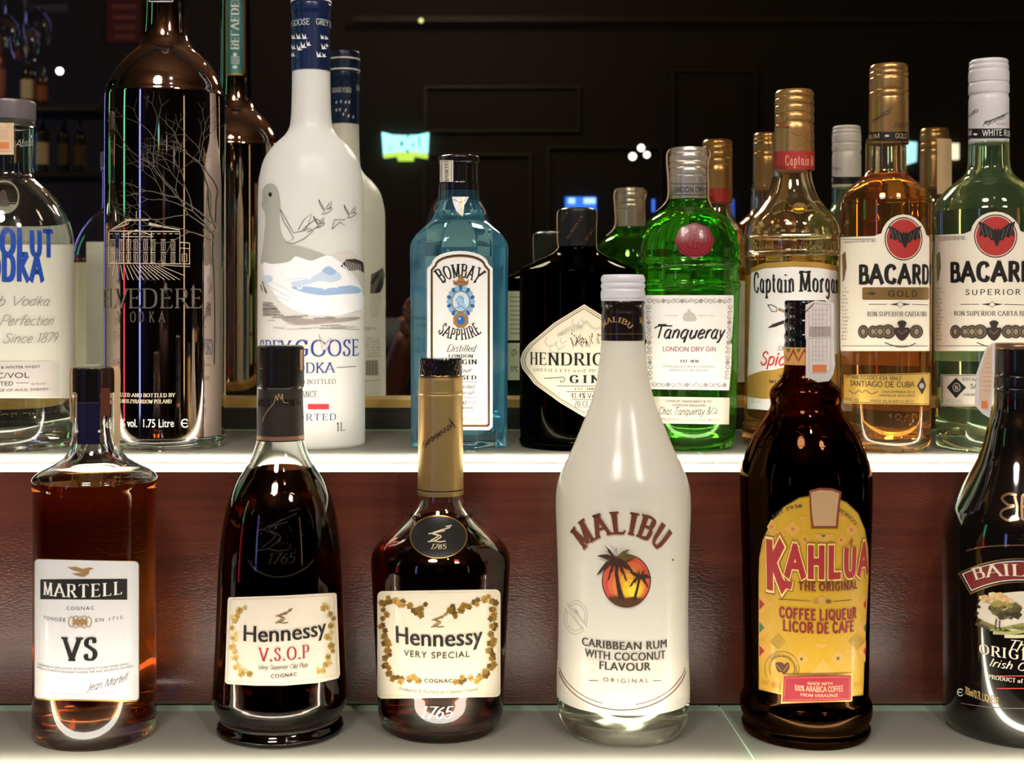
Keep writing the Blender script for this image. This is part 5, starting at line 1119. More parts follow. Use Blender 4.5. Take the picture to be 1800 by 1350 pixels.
V, Fc = lathe(q, 144, shape=knurl, cap0=False, cap1=False); link('knurled_cap', V, Fc, pm('black_knurl', rgb(20, 18, 18), .2, coat=.5), parent=S.root, sharp=.25)
P = Print(sub(S, [(40.3, 858), (39.2, 700)]), .0005); P.text('Hennessy', 742, 794, 768, 14, BLK, 'sign', slope=42, bold=.01, fit=(0, 8)); P.line([(789, 736), (796, 745), (801, 752)], 1.4, BLK, smooth=True); P.build('sleeve_signature', S.root)
P = Print(S, .0012, .00014); P.disc(771, 943, 49, 38, GOLDI, 0, 40); P.disc(771, 943, 47, 36.4, pm('medal_black', rgb(30, 30, 30), .4), 1, 40)
for q in ARM: P.line(norm(q, 768, 940, 1.25, 1.15), 2.0, ink(222, 206, 170), 3, smooth=True)
P.text('1765', 756, 783, 964, 8.5, ink(222, 206, 170), 'ital', 4); P.build('medallion', S.root)
P = Print(S); P.rect(664, 1039, 879, 1228, pm('paper_ivory', rgb(230, 220, 196), .45, coat=.15), 0, 9, 0, -3); P.frame(668, 1043, 875, 1223, 1, ink(220, 204, 160), 1, 7, 0, -3)
g3, g4 = pm('vine_gold', rgb(176, 134, 52), .35, .5), pm('vine_gold_dark', rgb(120, 88, 34), .45, .4)
leafy(P, [(745, 1062), (738, 1078), (728, 1070), (712, 1062), (698, 1058), (684, 1054), (674, 1064), (678, 1080), (672, 1096), (677, 1116), (680, 1130), (684, 1146), (678, 1160), (682, 1176), (690, 1190), (704, 1194), (722, 1192), (738, 1196)], g3, g4, 6.6)
leafy(P, [(792, 1066), (798, 1080), (812, 1070), (826, 1064), (842, 1056), (858, 1052), (868, 1062), (864, 1080), (868, 1096), (863, 1112), (864, 1130), (860, 1146), (866, 1160), (860, 1176), (850, 1186), (836, 1194), (818, 1192), (804, 1198)], g3, g4, 6.6)
for q in ARM: P.line(norm(q, 769, 1092, .95, 1), 1.8, ink(136, 108, 44), 2, smooth=True)
P.text('Hennessy', 696, 846, 1136, 30, BLK, 'sans', 4, bold=.03); P.text('VERY SPECIAL', 711, 825, 1157, 11, BLK, 'sans', 4, track=.08); P.text('COGNAC', 746, 795, 1200, 6.5, BLK, 'sans', 4, track=.15, bold=.03); P.text('Produced & Bottled in Cognac, France', 702, 838, 1219, 6, GREY, 'ital', 4); P.build('front_label', S.root)
P = Print(S, .0006); P.text('1765', 738, 792, 1262, 20, pm('raised_white', rgb(226, 216, 206), .15, spec=.9, coat=.6), 'ital'); P.build('raised_year', S.root)

# 14 --- coconut rum
S = Turned(1095, .946, LOW_Z, [(84, 1284), (96, 1281), (106, 1271), (113, 1254), (116.5, 1230), (117, 1200), (116, 1170), (114.5, 1120), (114, 1060), (115, 1000), (117, 940), (118.5, 895), (117.5, 862), (112, 838), (102, 815), (90, 790), (74, 752), (58, 712), (48, 676), (42, 640), (39, 610), (38, 597), (37.5, 590, 1)])
start('coconut_rum_bottle', S, 'white coated coconut rum bottle with palm sunset emblem and white screw cap')
zc = S.z(1222); lo = [p for p in S.prof if p[1] < zc] + [(S.r(zc), zc)]; hi = [(S.r(zc), zc)] + [p for p in S.prof if p[1] > zc]
t = .003; inn = [(0, .013), (lo[0][0] * .6, .010)] + [(max(r - t, .002), z) for r, z in lo if z > .012]
V, Fc = lathe([(0, .0012)] + lo + inn[::-1], 96, cap0=False, cap1=False); link('clear_base', V, Fc, CLEAR, parent=S.root, sharp=.7)
q = [(r + .0002 if r else 0, z) for r, z in inn] + [(0, zc)]
V, Fc = lathe(q, 96, cap0=False, cap1=False); link('liquid', V, Fc, SPIRIT, parent=S.root, sharp=.7)
MILK = frosted('white_coating', rgb(248, 243, 230), .35, .22, gloss=.6)
V, Fc = lathe(hi, 96, cap0=False, cap1=True); link('coated_body', V, Fc, MILK, parent=S.root, sharp=.7)
P = Print(S, .0002)
U = [(978.5, 1180)] + [(1094 + 115 * cos(radians(a)), 1164 + 89 * sin(radians(a))) for a in range(176, 2, -8)] + [(1211.5, 1180)]
P.poly([(979, 1225), (979, 1160), (1211, 1160), (1211, 1225)], MILK, 0); P.poly([(x, y) for x, y in [(985, 1210)] + [(1094 + 112 * cos(radians(a)), 1166 + 87 * sin(radians(a))) for a in range(150, 28, -8)] + [(1205, 1210)]], MILK, 1)
P.line([(1094 + 112 * cos(radians(a)), 1156 + 84 * sin(radians(a))) for a in range(168, 102, -6)], 1.2, ink(110, 70, 60), 2); P.line([(1094 + 112 * cos(radians(a)), 1156 + 84 * sin(radians(a))) for a in range(78, 10, -6)], 1.2, ink(110, 70, 60), 2)
P.line([(1094 + 113.5 * cos(radians(a)), 1161 + 87 * sin(radians(a))) for a in range(168, 10, -6)], 1.6, ink(96, 64, 54), 3)
BRN = ink(104, 50, 34); BRN2 = ink(200, 160, 130)
P.arc('MALIBU', 1094, 1030, 92, -52, 50, 36, BRN2, 'flareb', 2, grow=.15); 
P.arc('MALIBU', 1092.5, 1029, 92.5, -52, 50, 36, BRN, 'flareb', 4, grow=.15); P.disc(1182, 984, 1.6, 1.8, BRN, 2, 8)
cx_, cy_, r_ = 1101, 1020, 43
P.disc(cx_, cy_ + 1, r_, r_ + 4, ink(70, 40, 28), 1, 48)
for i, c in enumerate(((206, 82, 62), (218, 104, 62), (230, 136, 60), (238, 168, 56), (244, 198, 52), (248, 222, 64))):
    rr = 1 - i * .15; P.disc(cx_ + 4 * i * .6, cy_ + 1 + i * 3.4, (r_ - 2) * rr, (r_ + 2) * rr, ink(*c), 2 + i, 40)
isl = [(cx_ + (r_ - 1) * cos(radians(a)), cy_ + 1 + (r_ + 3) * sin(radians(a))) for a in range(142, 36, -8)]
P.poly(isl + [(1128, 1052), (1112, 1049), (1100, 1051), (1088, 1048)], ink(84, 50, 26), 9)
TRK = ink(60, 32, 24); TR2 = ink(96, 78, 34)
P.poly([(1082, 984), (1087, 984), (1087, 1010), (1092, 1034), (1098, 1053), (1088, 1053), (1084, 1030), (1081, 1008)], TRK, 10); P.poly([(1122, 1012), (1126, 1012), (1122, 1032), (1117, 1054), (1112, 1054), (1118, 1032)], TRK, 10)
def frond(P, x, y, a, L, w_, m, droop, layer):
    pts = []; 
    for i in range(7): t = i / 6; pts.append((x + L * t * cos(a), y - L * t * sin(a) + droop * t * t))
    up, dn = [], []
    for i, (px_, py_) in enumerate(pts):
        h = w_ * sin(pi * (.15 + .85 * i / 6)) * (1 if i % 2 else .75); up.append((px_, py_ - h * .5)); dn.append((px_ + (2 if i % 2 else 0) * (1 if cos(a) < 0 else -1), py_ + h))
    P.poly(up + dn[::-1], m, layer, 99)
for a, L, w_, dr in ((2.7, 36, 7, 10), (3.3, 34, 8, 24), (2.2, 34, 7, 3), (1.5, 20, 6, -2), (.8, 34, 8, 8), (.3, 38, 8, 8), (-.1, 34, 8, 26), (-.7, 26, 8, 24), (3.9, 20, 8, 26)): frond(P, 1083, 982, a, L, w_, TRK if w_ < 8 or dr > 9 else TR2, dr, 11)
for a, L, w_, dr in ((2.7, 20, 5, 4), (3.4, 20, 5, 16), (2.0, 16, 5, 0), (1.0, 18, 5, 2), (.2, 20, 5, 8), (-.5, 16, 5, 14), (4.2, 12, 5, 12)): frond(P, 1125, 1011, a, L, w_, TRK, dr, 11)
P.text('CARIBBEAN RUM', 1023, 1172, 1142, 14, BLK2, 'sans', 3, track=.05, bold=.045); P.text('WITH COCONUT', 1029, 1169, 1161, 14, BLK2, 'sans', 3, track=.05, bold=.045); P.text('FLAVOUR', 1053, 1143, 1179, 14, BLK2, 'sans', 3, track=.05, bold=.045)
P.text('ORIGINAL', 1060, 1140, 1200, 7, ink(120, 76, 70), 'sans', 3, track=.35); P.line([(1036, 1196), (1052, 1196)], 1, BLK2, 3); P.line([(1147, 1196), (1162, 1196)], 1, BLK2, 3)
st = ink(178, 172, 156)
for q in (30, 24): P.line([(1013 + q * .68 * cos(a / 16 * pi * 2), 1085 + q * sin(a / 16 * pi * 2)) for a in range(16)], 1, st, 3, closed=True)
P.line([(996, 1064), (1031, 1104)], 8, MILK, 4); P.line([(998, 1062), (1033, 1102)], .9, st, 5); P.line([(994, 1068), (1028, 1108)], .9, st, 5); P.text('CARIBBEAN', 1000, 1027, 1090, 5, st, 'sans', 6, slope=-34); P.disc(1012, 1080, 5, 7, st, 3, 12)
P.build('front_print', S.root)
solid(S, 'screw_cap', [(38.5, 529, 1), (38.6, 527), (38.6, 511, 1), (37.4, 508), (39, 504), (38.8, 500), (37.4, 498), (39, 493), (38.2, 487), (35, 483, 1)], pm('cap_white_satin', rgb(226, 222, 228), .3, coat=.3))
V, Fc = lathe([((38.9 + .25 * 0) * S.k, S.z(524)), (38.9 * S.k, S.z(513))], 144, shape=lambda a, z: 1 + .006 * sin(a * 72), cap0=False, cap1=False); link('cap_knurling', V, Fc, pm('cap_white_satin', (1, 1, 1, 1)), parent=S.root, sharp=.2)
sleeve(S, 'neck_band', [(38.6, 597, 1), (38.6, 595), (38, 560), (38.2, 552), (37, 546), (37.4, 540), (38.6, 536), (38.6, 531), (37, 528, 1)], pm('band_black', rgb(28, 20, 16), .25, coat=.4))
P = Print(sub(S, [(38.8, 597), (38.3, 556)]), .0004); P.arc('MALIBU', 1081, 600, 34, -48, 52, 9, ink(170, 134, 84), 'flare', 2); P.text('MA', 1123, 1130, 572, 10, ink(170, 134, 84), 'flare', 2, slope=-8); P.line([(1058, 587), (1130, 587)], .8, ink(120, 100, 60)); P.build('band_print', S.root)

# 15 --- coffee liqueur
S = Turned(1416, .942, LOW_Z, [(92, 1292), (104, 1288), (112, 1278), (114, 1270, 1), (111, 1264), (111, 1258, 1), (115, 1250), (116.5, 1240), (116, 1228), (112, 1220), (110, 1212), (111, 1150), (113, 1000), (116, 900), (116.5, 842), (114, 822), (106, 796), (94, 768), (80, 744), (68, 726), (62, 712), (64, 694), (60, 682), (46, 668), (39, 652), (38, 630), (37.5, 615, 1)])
start('coffee_liqueur_bottle', S, 'dark brown coffee liqueur bottle with bright yellow patterned label')
body(S, glassm('brown_glass', (.34, .16, .07), 1.5), glassm('coffee_liqueur', (.04, .02, .01), 1.36), 782, t=.0035, tb=.014)
sleeve(S, 'neck_band', [(38.6, 640, 1), (38.6, 638), (38.4, 612), (38, 610, 1)], pm('band_orange', rgb(222, 164, 84), .5))
solid(S, 'ridged_cap', [(37.6, 611, 1), (38.4, 609), (37, 600), (37.8, 596), (38.4, 590), (37.2, 586), (36.4, 580), (37.6, 574), (38, 566), (36.2, 560), (37.4, 554), (37.8, 548), (36.6, 543), (37.4, 538), (37.4, 532), (35, 528, 1)], pm('cap_black_gloss', rgb(20, 18, 18), .12, coat=.6))
P = Print(sub(S, [(38.7, 640), (38.5, 610)]), .0003)
for x in (1386, 1404, 1424, 1444):
    P.line([(x - 10, 614), (x, 634), (x + 10, 614)], 3, ink(176, 62, 46)); P.poly([(x - 4, 613), (x + 4, 613), (x, 620)], ink(90, 120, 50), 1)
P.build('band_pattern', S.root)
# tax paper hanging off the cap
Ft = Flat(1440, .942, LOW_Z, 41 * S.k); Ft.X0, Ft.phi, Ft.L, Ft.D = S.X0, S.phi, S.L, S.D
P = Print(Ft, 0, .00012); P.poly([(1416, 536), (1424, 532), (1434, 528), (1462, 532), (1466, 534), (1465, 600), (1468, 640), (1465, 658), (1457, 670), (1420, 674), (1416, 668), (1417, 600), (1415, 590)], TAPEW, 0)
P.line([(1422, 544), (1432, 533), (1460, 536), (1460, 650), (1452, 656), (1426, 656), (1422, 652), (1422, 544)], 1, ink(210, 170, 150)); P.rect(1428, 641, 1453, 654, ORNG, 1); P.rect(1423, 574, 1461, 592, ink(176, 160, 154), 1)
for i in range(12): P.line([(1427, 545 + i * 8), (1455 - i % 4 * 3, 545 + i * 8)], .7, ink(208, 188, 180))
for x in (1428, 1434, 1440, 1446, 1453): P.line([(x, 540), (x, 636)], .8, ink(206, 176, 164))
P.line([(1416, 548), (1431, 533)], 1.4, BLK2, 2); P.line([(1416, 595), (1466, 592)], 1, WHI, 3)
o = P.build('tax_paper', S.root)
P = Print(S, .0005); P.line([(1333, 770), (1365, 768), (1400, 770), (1416, 766), (1440, 767), (1480, 774), (1506, 782)], 2.2, glassm('brown_glass', (0, 0, 0)), 1, smooth=True); P.line([(1330, 784), (1380, 782), (1430, 783), (1476, 788)], 2, glassm('brown_glass', (0, 0, 0)), 1, smooth=True)
for q in ([(1388, 756), (1394, 749), (1400, 754)], [(1404, 754), (1410, 749), (1414, 756)], [(1394, 764), (1400, 758), (1408, 764)]): P.line(q, 2.2, glassm('brown_glass', (0, 0, 0)), 1, smooth=True)
P.build('raised_ridge', S.root)
P = Print(S); YEL = pm('label_yellow', rgb(200, 156, 42), .45, coat=.2); TANP = ink(212, 158, 70); KR = ink(164, 42, 48)
edge = [(1334, 1205)] + [(1334, 1010), (1335, 980), (1341, 950), (1355, 918), (1378, 890), (1405, 874), (1432, 869), (1462, 871), (1488, 882), (1508, 902), (1520, 930), (1526, 965), (1527, 1010), (1521, 1120), (1517, 1222), (1440, 1228), (1380, 1222), (1334, 1212)]
P.poly(edge, GOLDI, 0); P.poly([(1430 + (x - 1430) * .985, 1050 + (y - 1050) * .988) for x, y in edge], YEL, 1)
def dia_(x, y, w_, h, m, l): P.poly([(x, y - h), (x + w_, y), (x, y + h), (x - w_, y)], m, l)
for x, y, w_, h in ((1394, 930, 14, 14), (1496, 931, 11, 12), (1415, 948, 10, 11), (1478, 949, 9, 10), (1366, 941, 16, 8), (1357, 926, 8, 14), (1409, 1158, 14, 15), (1472, 1157, 13, 14)): dia_(x, y, w_, h, TANP, 2); P.disc(x, y, 2.6, 2.8, ink(190, 60, 56), 3, 12); P.disc(x, y, 1.5, 1.6, YEL, 4, 10)
for x, y in ((1409, 1158), (1472, 1157)): P.disc(x, y, 2.6, 2.8, ink(70, 110, 54), 5, 10)
P.poly([(1428, 939), (1467, 939), (1447, 958)], TANP, 2); P.poly([(1442, 940), (1452, 940), (1447, 945)], ink(80, 110, 50), 3); P.poly([(1402, 908), (1422, 908), (1412, 917)], TANP, 2); P.poly([(1472, 908), (1490, 908), (1481, 917)], TANP, 2)
P.poly([(1420, 1186), (1446, 1158), (1472, 1186)], TANP, 2); P.poly([(1430, 1131), (1456, 1131), (1443, 1142)], TANP, 2)
for x, y in ((1368, 1127), (1504, 1127)):
    for s_ in (13, 8, 3): P.line([(x, y - s_), (x + s_ * .95, y), (x, y + s_), (x - s_ * .95, y)], .9, ink(90, 84, 40), 3, closed=True)
for i, c in enumerate((KR, ink(60, 120, 60), KR)):
    y = 1062 + i * 41; P.poly([(1335, y - 24), (1358, y), (1335, y + 24)], TANP, 2); P.poly([(1336, y - 10), (1345, y), (1336, y + 10)], c, 3); P.poly([(1521, y - 20), (1506, y), (1520, y + 20)], TANP, 2); P.poly([(1521, y - 9), (1516, y), (1520, y + 9)], c, 3)
P.arc('EST.1936', 1430, 995, 105, -42, -10, 6, BLK2, 'medium', 4); P.arc('MEXICO', 1430, 995, 105, 20, 49, 6, BLK2, 'medium', 4)
P.poly([(1422, 862), (1440, 857), (1462, 858), (1478, 864), (1474, 900), (1472, 928), (1426, 928), (1424, 900)], ink(130, 60, 44), 5); P.poly([(1425, 865), (1440, 861), (1462, 862), (1474, 867), (1470, 900), (1468, 924), (1430, 924), (1427, 900)], pm('rose_gold', rgb(232, 190, 140), .25, .35), 6)
OUT = ink(246, 214, 120)
for st_, m, l in (('k2', ink(110, 60, 30), 5), ('k1', OUT, 6), ('k0', KR, 8)):
    P.text('K', 1346, 1384, 1030, 72, m, st_, l); P.text('AHLÚA', 1380, 1523, 1012, 48, m, st_, l)
for s_, m, l in ((1.30, ink(110, 60, 30), 5), (1.18, OUT, 6), (1, KR, 8)): P.poly([(1382 + (x - 1382) * s_, 1023 + (y - 1023) * s_) for x, y in ((1370, 1010), (1380, 1020), (1394, 1022), (1391, 1036), (1378, 1032), (1366, 1022))], m, l)
P.text('THE ORIGINAL', 1403, 1505, 1037, 13, ink(110, 40, 30), 'fat', 9)
P.line([(1369, 1053), (1424, 1056)], .9, BLK2, 3); P.line([(1464, 1057), (1496, 1054)], .9, BLK2, 3); P.disc(1444, 1054, 7, 6, ink(196, 150, 80), 3, 14); P.disc(1434, 1057, 5, 3.5, ink(176, 130, 70), 4, 12); P.disc(1456, 1057, 5, 3.5, ink(120, 80, 50), 4, 12)
P.text('COFFEE LIQUEUR', 1370, 1504, 1089, 17, ink(140, 44, 40), 'fat', 4, bold=.01); P.text('LICOR DE CAFÉ', 1376, 1500, 1112, 17, ink(140, 44, 40), 'fat', 4, bold=.01)
for r_ in (30, 22): P.line([(1375 + r_ * cos(radians(a)), 1175 + r_ * sin(radians(a))) for a in range(150, 395, 12)], 1, ink(110, 90, 40), 3)
P.arc('MADE WITH LOVE', 1375, 1178, 23.5, -55, 95, 5, ink(110, 90, 40), 'medium', 4); P.smooth([(1364, 1166), (1374, 1164), (1380, 1170), (1376, 1180), (1368, 1180)], ink(90, 50, 30), 3); P.smooth([(1378, 1170), (1386, 1164), (1388, 1174), (1380, 1184), (1374, 1180)], ink(90, 50, 30), 4); P.line([(1366, 1168), (1374, 1178)], .9, YEL, 5); P.line([(1386, 1168), (1378, 1180)], .9, YEL, 5)
P.text('CONT. NET 1L', 1340, 1374, 1207, 8, ink(196, 116, 50), 'medium', 4); P.text('20% ALC', 1500, 1515, 1206, 8, ink(196, 116, 50), 'medium', 4)
P.poly([(1377, 1185), (1496, 1183), (1496, 1232), (1374, 1236)], GOLDI, 7); P.poly([(1379, 1188), (1494, 1186), (1494, 1230), (1376, 1233)], ink(160, 32, 48), 8); P.line([(1382, 1191), (1491, 1189), (1491, 1227), (1379, 1230)], .8, ink(210, 120, 90), 9, closed=True)
PK = ink(240, 196, 150); P.text('MADE WITH', 1419, 1462, 1203, 4.5, PK, 'medium', 10); P.text('100% ARABICA COFFEE', 1397, 1480, 1215, 9, PK, 'medium', 10); P.text('FROM VERACRUZ', 1407, 1471, 1224, 4.5, PK, 'medium', 10)
P.build('front_label', S.root)

# 16 --- cream liqueur, right edge
S = Turned(1792, .950, LOW_Z, [(112, 1284), (128, 1280), (136, 1268), (138, 1250), (138.5, 1200), (139, 1100), (140, 1000), (140.5, 950), (138, 925), (130, 900), (118, 880), (102, 855), (88, 832), (74, 806), (64, 778), (57, 750), (50, 730), (46, 715), (45, 700, 1)])
start('cream_liqueur_bottle', S, 'black cream liqueur bottle with red arched banner, cut by right edge of frame')
V, Fc = lathe([(0, .0012)] + S.prof, 96, cap0=False); link('glass_body', V, Fc, pm('black_bottle', rgb(16, 12, 10), .07, coat=.6, spec=.7), parent=S.root, sharp=.7)
solid(S, 'cap', [(45, 702, 1), (45, 690), (44, 684), (45.5, 680), (45, 664), (44, 660), (45.5, 656), (45.5, 616), (44.5, 613, 1)], BLACKPL)
solid(S, 'cap_top', [(46, 613, 1), (46.5, 611), (45.5, 606), (42, 603, 1)], pm('cap_top_brass', rgb(150, 112, 84), .3, .7))
Fb = Flat(1792, .950, LOW_Z, 46 * S.k)
a_ = -78
Ft = Flat(1770, .950, LOW_Z, 20 * S.k); Ft.X0, Ft.phi, Ft.L, Ft.D = S.X0, S.phi, S.L, S.D
P = Print(Ft, 0, .00012); P.poly([(1749, 601), (1742, 604), (1733, 612), (1728, 624), (1716, 657), (1713, 712), (1728, 728), (1740, 735), (1746, 690), (1749, 650)], TAPEW, 0)
P.poly([(1744, 606), (1736, 614), (1731, 626), (1721, 660), (1722, 700), (1728, 720), (1738, 722), (1743, 680), (1744, 640)], pm('tape_print', rgb(222, 190, 160), .6), 1); P.rect(1725, 705, 1736, 718, ORNG, 2)
for i in range(9): P.line([(1734 - i * .9, 622 + i * 8), (1742, 622 + i * 8)], .7, ink(190, 150, 130), 2)
o = P.build('tax_strip', S.root)
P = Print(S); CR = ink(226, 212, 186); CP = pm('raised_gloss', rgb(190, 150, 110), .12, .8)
P.arc('BAILEYS', 1792, 1180, 178, -27, 27, 0.01, CR, 'serif', 9)
def band(r0, r1, a0, a1, m, l):
    n = 16; P.poly([(1792 + r0 * 1.05 * sin(radians(a0 + (a1 - a0) * i / n)), 1192 - r0 * cos(radians(a0 + (a1 - a0) * i / n))) for i in range(n + 1)] + [(1792 + r1 * 1.05 * sin(radians(a1 - (a1 - a0) * i / n)), 1192 - r1 * cos(radians(a1 - (a1 - a0) * i / n))) for i in range(n + 1)], m, l)
band(168, 211, -29, 29, GOLDI, 0); band(170, 209, -28.4, 28.4, ink(24, 14, 12), 1); band(172.5, 206.5, -27.5, 27.5, WHI, 2); band(174, 205, -27, 27, ink(120, 30, 30), 3)
P.arc('BAILEYS', 1792, 1192, 180, -25.5, 25.5, 20, CR, 'serif', 5)
pic = [(1716, 1062), (1722, 1052), (1734, 1046), (1760, 1040), (1792, 1039), (1860, 1048), (1872, 1070), (1868, 1100), (1840, 1118), (1792, 1122), (1774, 1120), (1740, 1108), (1722, 1098), (1716, 1086)]
P.smooth([(1719, 1066), (1726, 1054), (1744, 1046), (1775, 1041), (1810, 1040), (1860, 1050), (1868, 1080), (1860, 1104), (1800, 1112), (1768, 1106), (1740, 1098), (1720, 1086)], ink(208, 196, 178), 1)
random.seed(3)
def dabs(n, cx_, cy_, rx_, ry_, cols, s_, l):
    for i in range(n):
        a, q_ = random.random() * 6.28, sqrt(random.random()); x, y = cx_ + rx_ * q_ * cos(a), cy_ + ry_ * q_ * sin(a); t_ = random.uniform(-.4, .4); w_ = s_ * random.uniform(.6, 1.3)
        P.poly([(x + w_ * cos(k * .9) * cos(t_) - w_ * .5 * sin(k * .9) * sin(t_), y + w_ * cos(k * .9) * sin(t_) + w_ * .5 * sin(k * .9) * cos(t_)) for k in range(7)], ink(*random.choice(cols)), l, 99)
dabs(22, 1752, 1052, 26, 7, [(206, 168, 116), (214, 186, 140), (196, 150, 96)], 8, 2)
dabs(60, 1768, 1072, 26, 15, [(84, 76, 30), (60, 54, 22), (104, 94, 36)], 6, 3); dabs(22, 1762, 1062, 20, 6, [(136, 124, 50), (150, 136, 64)], 5, 4); dabs(18, 1774, 1083, 18, 7, [(44, 38, 18), (56, 48, 22)], 6, 4)
P.line([(1752, 1088), (1750, 1106)], 2.4, ink(50, 38, 24), 4); P.line([(1758, 1090), (1757, 1106)], 2.4, ink(50, 38, 24), 4)
for q, c in (([(1716, 1096), (1736, 1102), (1770, 1108)], (70, 60, 34)), ([(1740, 1106), (1770, 1104), (1800, 1098), (1860, 1092)], (134, 134, 66)), ([(1746, 1112), (1780, 1112), (1820, 1106), (1860, 1100)], (160, 154, 92)), ([(1718, 1088), (1732, 1096), (1748, 1102)], (116, 104, 60)), ([(1766, 1118), (1800, 1118), (1850, 1112)], (200, 192, 160)), ([(1780, 1102), (1810, 1104), (1850, 1098)], (96, 92, 40))): P.line(q, 6, ink(*c), 3, smooth=True)
for q in ([(1714, 1070), (1722, 1078), (1716, 1084)], [(1716, 1084), (1728, 1090), (1718, 1096)], [(1718, 1060), (1726, 1068), (1716, 1070)]): P.poly(q, pm('black_bottle', (0, 0, 0, 1)), 4)
P.text('The', 1768, 1812, 1142, 16, CR, 'script'); P.text('ORIGINAL', 1721, 1866, 1159, 17, CR, 'serif', track=.06); P.text('Irish Cream', 1737, 1850, 1178, 14, CR, 'script'); P.line([(1752, 1188), (1832, 1188)], 1.6, ink(190, 56, 50)); P.text('PRODUCT of IRELAND', 1738, 1846, 1200, 7, CR, 'serif'); P.line([(1752, 1210), (1832, 1210)], 1.6, ink(190, 56, 50))
P.text('700ml/0.7L LIQUEUR', 1697, 1756, 1230, 12, ink(206, 176, 116), 'medium', track=-.05, slope=-5); P.line([(1689 + 5 * cos(a / 10 * pi), 1217 + 6 * sin(a / 10 * pi)) for a in range(2, 19)], 1.6, CR); P.line([(1684, 1217), (1692, 1217)], 1.3, CR)
P.line([(1690, 1236), (1740, 1243), (1792, 1245), (1850, 1243)], 1, ink(130, 118, 100), smooth=True)
P.build('front_label', S.root)
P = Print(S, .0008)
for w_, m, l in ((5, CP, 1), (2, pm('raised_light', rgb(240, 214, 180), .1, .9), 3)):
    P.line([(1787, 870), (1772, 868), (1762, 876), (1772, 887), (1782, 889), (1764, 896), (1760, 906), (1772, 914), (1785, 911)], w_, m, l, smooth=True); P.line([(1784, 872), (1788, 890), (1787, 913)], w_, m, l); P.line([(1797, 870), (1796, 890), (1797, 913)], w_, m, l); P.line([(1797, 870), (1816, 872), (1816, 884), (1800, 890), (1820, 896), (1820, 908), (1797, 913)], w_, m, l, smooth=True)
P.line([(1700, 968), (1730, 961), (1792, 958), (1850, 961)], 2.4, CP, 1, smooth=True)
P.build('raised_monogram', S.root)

# ------------------------------------------------------------------ what stands farther back in the room, seen in the mirror
def wineglass(x, y, yw, label):
    """hanging upside down by its foot"""
    c = R(x, y, yw); e = empty('wine_glass', (c[0], c[1], c[2] + ZC)); tag(e, label, 'wine glass', 'glasses hanging from the overhead rack')
    bowl = profile([(.030, 0), (.036, .02), (.041, .045), (.038, .07), (.024, .09), (.006, .102)])
    V, Fc = lathe(bowl + [(max(r - .0012, .002), z) for r, z in bowl[::-1]] + [bowl[0]], 32, cap0=False, cap1=False); g = glassm('thin_glass', (.95, .95, .97), 1.45)
    link('bowl', V, Fc, g, parent=e)
    V, Fc = lathe([(0, .100), (.0045, .101), (.004, .14), (.0045, .17), (.008, .176), (0, .177)], 20, cap0=False, cap1=False); link('stem', V, Fc, g, parent=e)
    V, Fc = lathe([(0, .1765), (.008, .177), (.034, .180), (.034, .1815), (0, .182)], 32, cap0=False, cap1=False); link('foot', V, Fc, g, parent=e)
yg = -1.0
for x, y, lb in ((8, 88, 'hanging wine glass nearest the left edge, reflected at top left'), (44, 104, 'hanging wine glass, lowest and middle of the three reflected at top left'), (66, 78, 'hanging wine glass, right of the three reflected at top left')): wineglass(x, y, yg - (0 if x == 8 else .09 if x == 44 else .20), lb)
rk = R(40, 0, yg); o = box('glass_rack', rk[0] - .25, rk[0] + .17, yg - .38, yg + .05, R(0, 104, yg)[2] + .183 + .10, R(0, 104, yg)[2] + .183 + .115, m_metal); tag(o, 'dark metal overhead rack that the wine glasses hang from', 'rack')
o = rbox('rack_bar', 52, 115, 8, 20, yg - .3, .02, pm('bar_violet_lit', rgb(120, 110, 140), .4)); tag(o, 'short dark bar of the glass rack, coloured as if lit violet, reflected at top left', 'bar')  # violet light on the dark bar is put into its colour
yb_ = -2.4
def far_bottle(x, y0, y1, w_, c, lc, label):
    D = 2 * MIRROR_Y - yb_; s_ = D / F; b = R(x, y1, yb_); H = (y1 - y0) * s_; r = w_ / 2 * s_
    e = empty('bottle', (b[0], b[1], b[2] + ZC)); tag(e, label, 'bottle', 'bottles on the far shelf')
    V, Fc = lathe(profile([(0, 0, 1), (r, 0, 1), (r, H * .6), (r * .8, H * .7), (r * .35, H * .8), (r * .33, H * .9)]) + [(r * .33, H), (0, H)], 28, cap0=False); link('glass_body', V, Fc, pm('far_glass_%d' % x, c, .15, coat=.4), parent=e)
    V, Fc = lathe([(r * 1.02, H * .12), (r * 1.02, H * .5)], 28, cap0=False, cap1=False); link('label', V, Fc, pm('far_label_%d' % x, lc, .5), parent=e)
for x, y0, y1, w_, c, lc, lb in ((-8, 60, 186, 34, (120, 70, 60), (190, 120, 100), 'reddish labelled bottle on the far shelf, leftmost in the mirror'), (49, 96, 186, 24, (40, 36, 24), (226, 214, 180), 'dark bottle with cream label on the far shelf, above the grey cap'), (74, 118, 186, 20, (80, 40, 26), (150, 90, 60), 'brown bottle on the upper far shelf, last to the right'),
        (75, 200, 302, 22, (46, 36, 22), (226, 206, 170), 'bottle with pale label on the lower far shelf, beside the grey cap'), (112, 205, 302, 20, (30, 26, 20), (90, 70, 52), 'dim dark bottle on the lower far shelf, middle one'), (140, 210, 302, 22, (34, 28, 22), (80, 62, 44), 'dim dark bottle on the lower far shelf, farthest right')):
    far_bottle(x, y0, y1, w_, rgb(*c), rgb(*lc), lb)
for y, lb in ((187, 'upper'), (303, 'lower')): o = rbox('far_shelf', -60, 170, y, y + 7, yb_ + .1, .25, pm('shelf_dark', rgb(46, 36, 28), .5)); tag(o, '%s dark wooden shelf of the far bottle stand reflected at left' % lb, 'shelf')
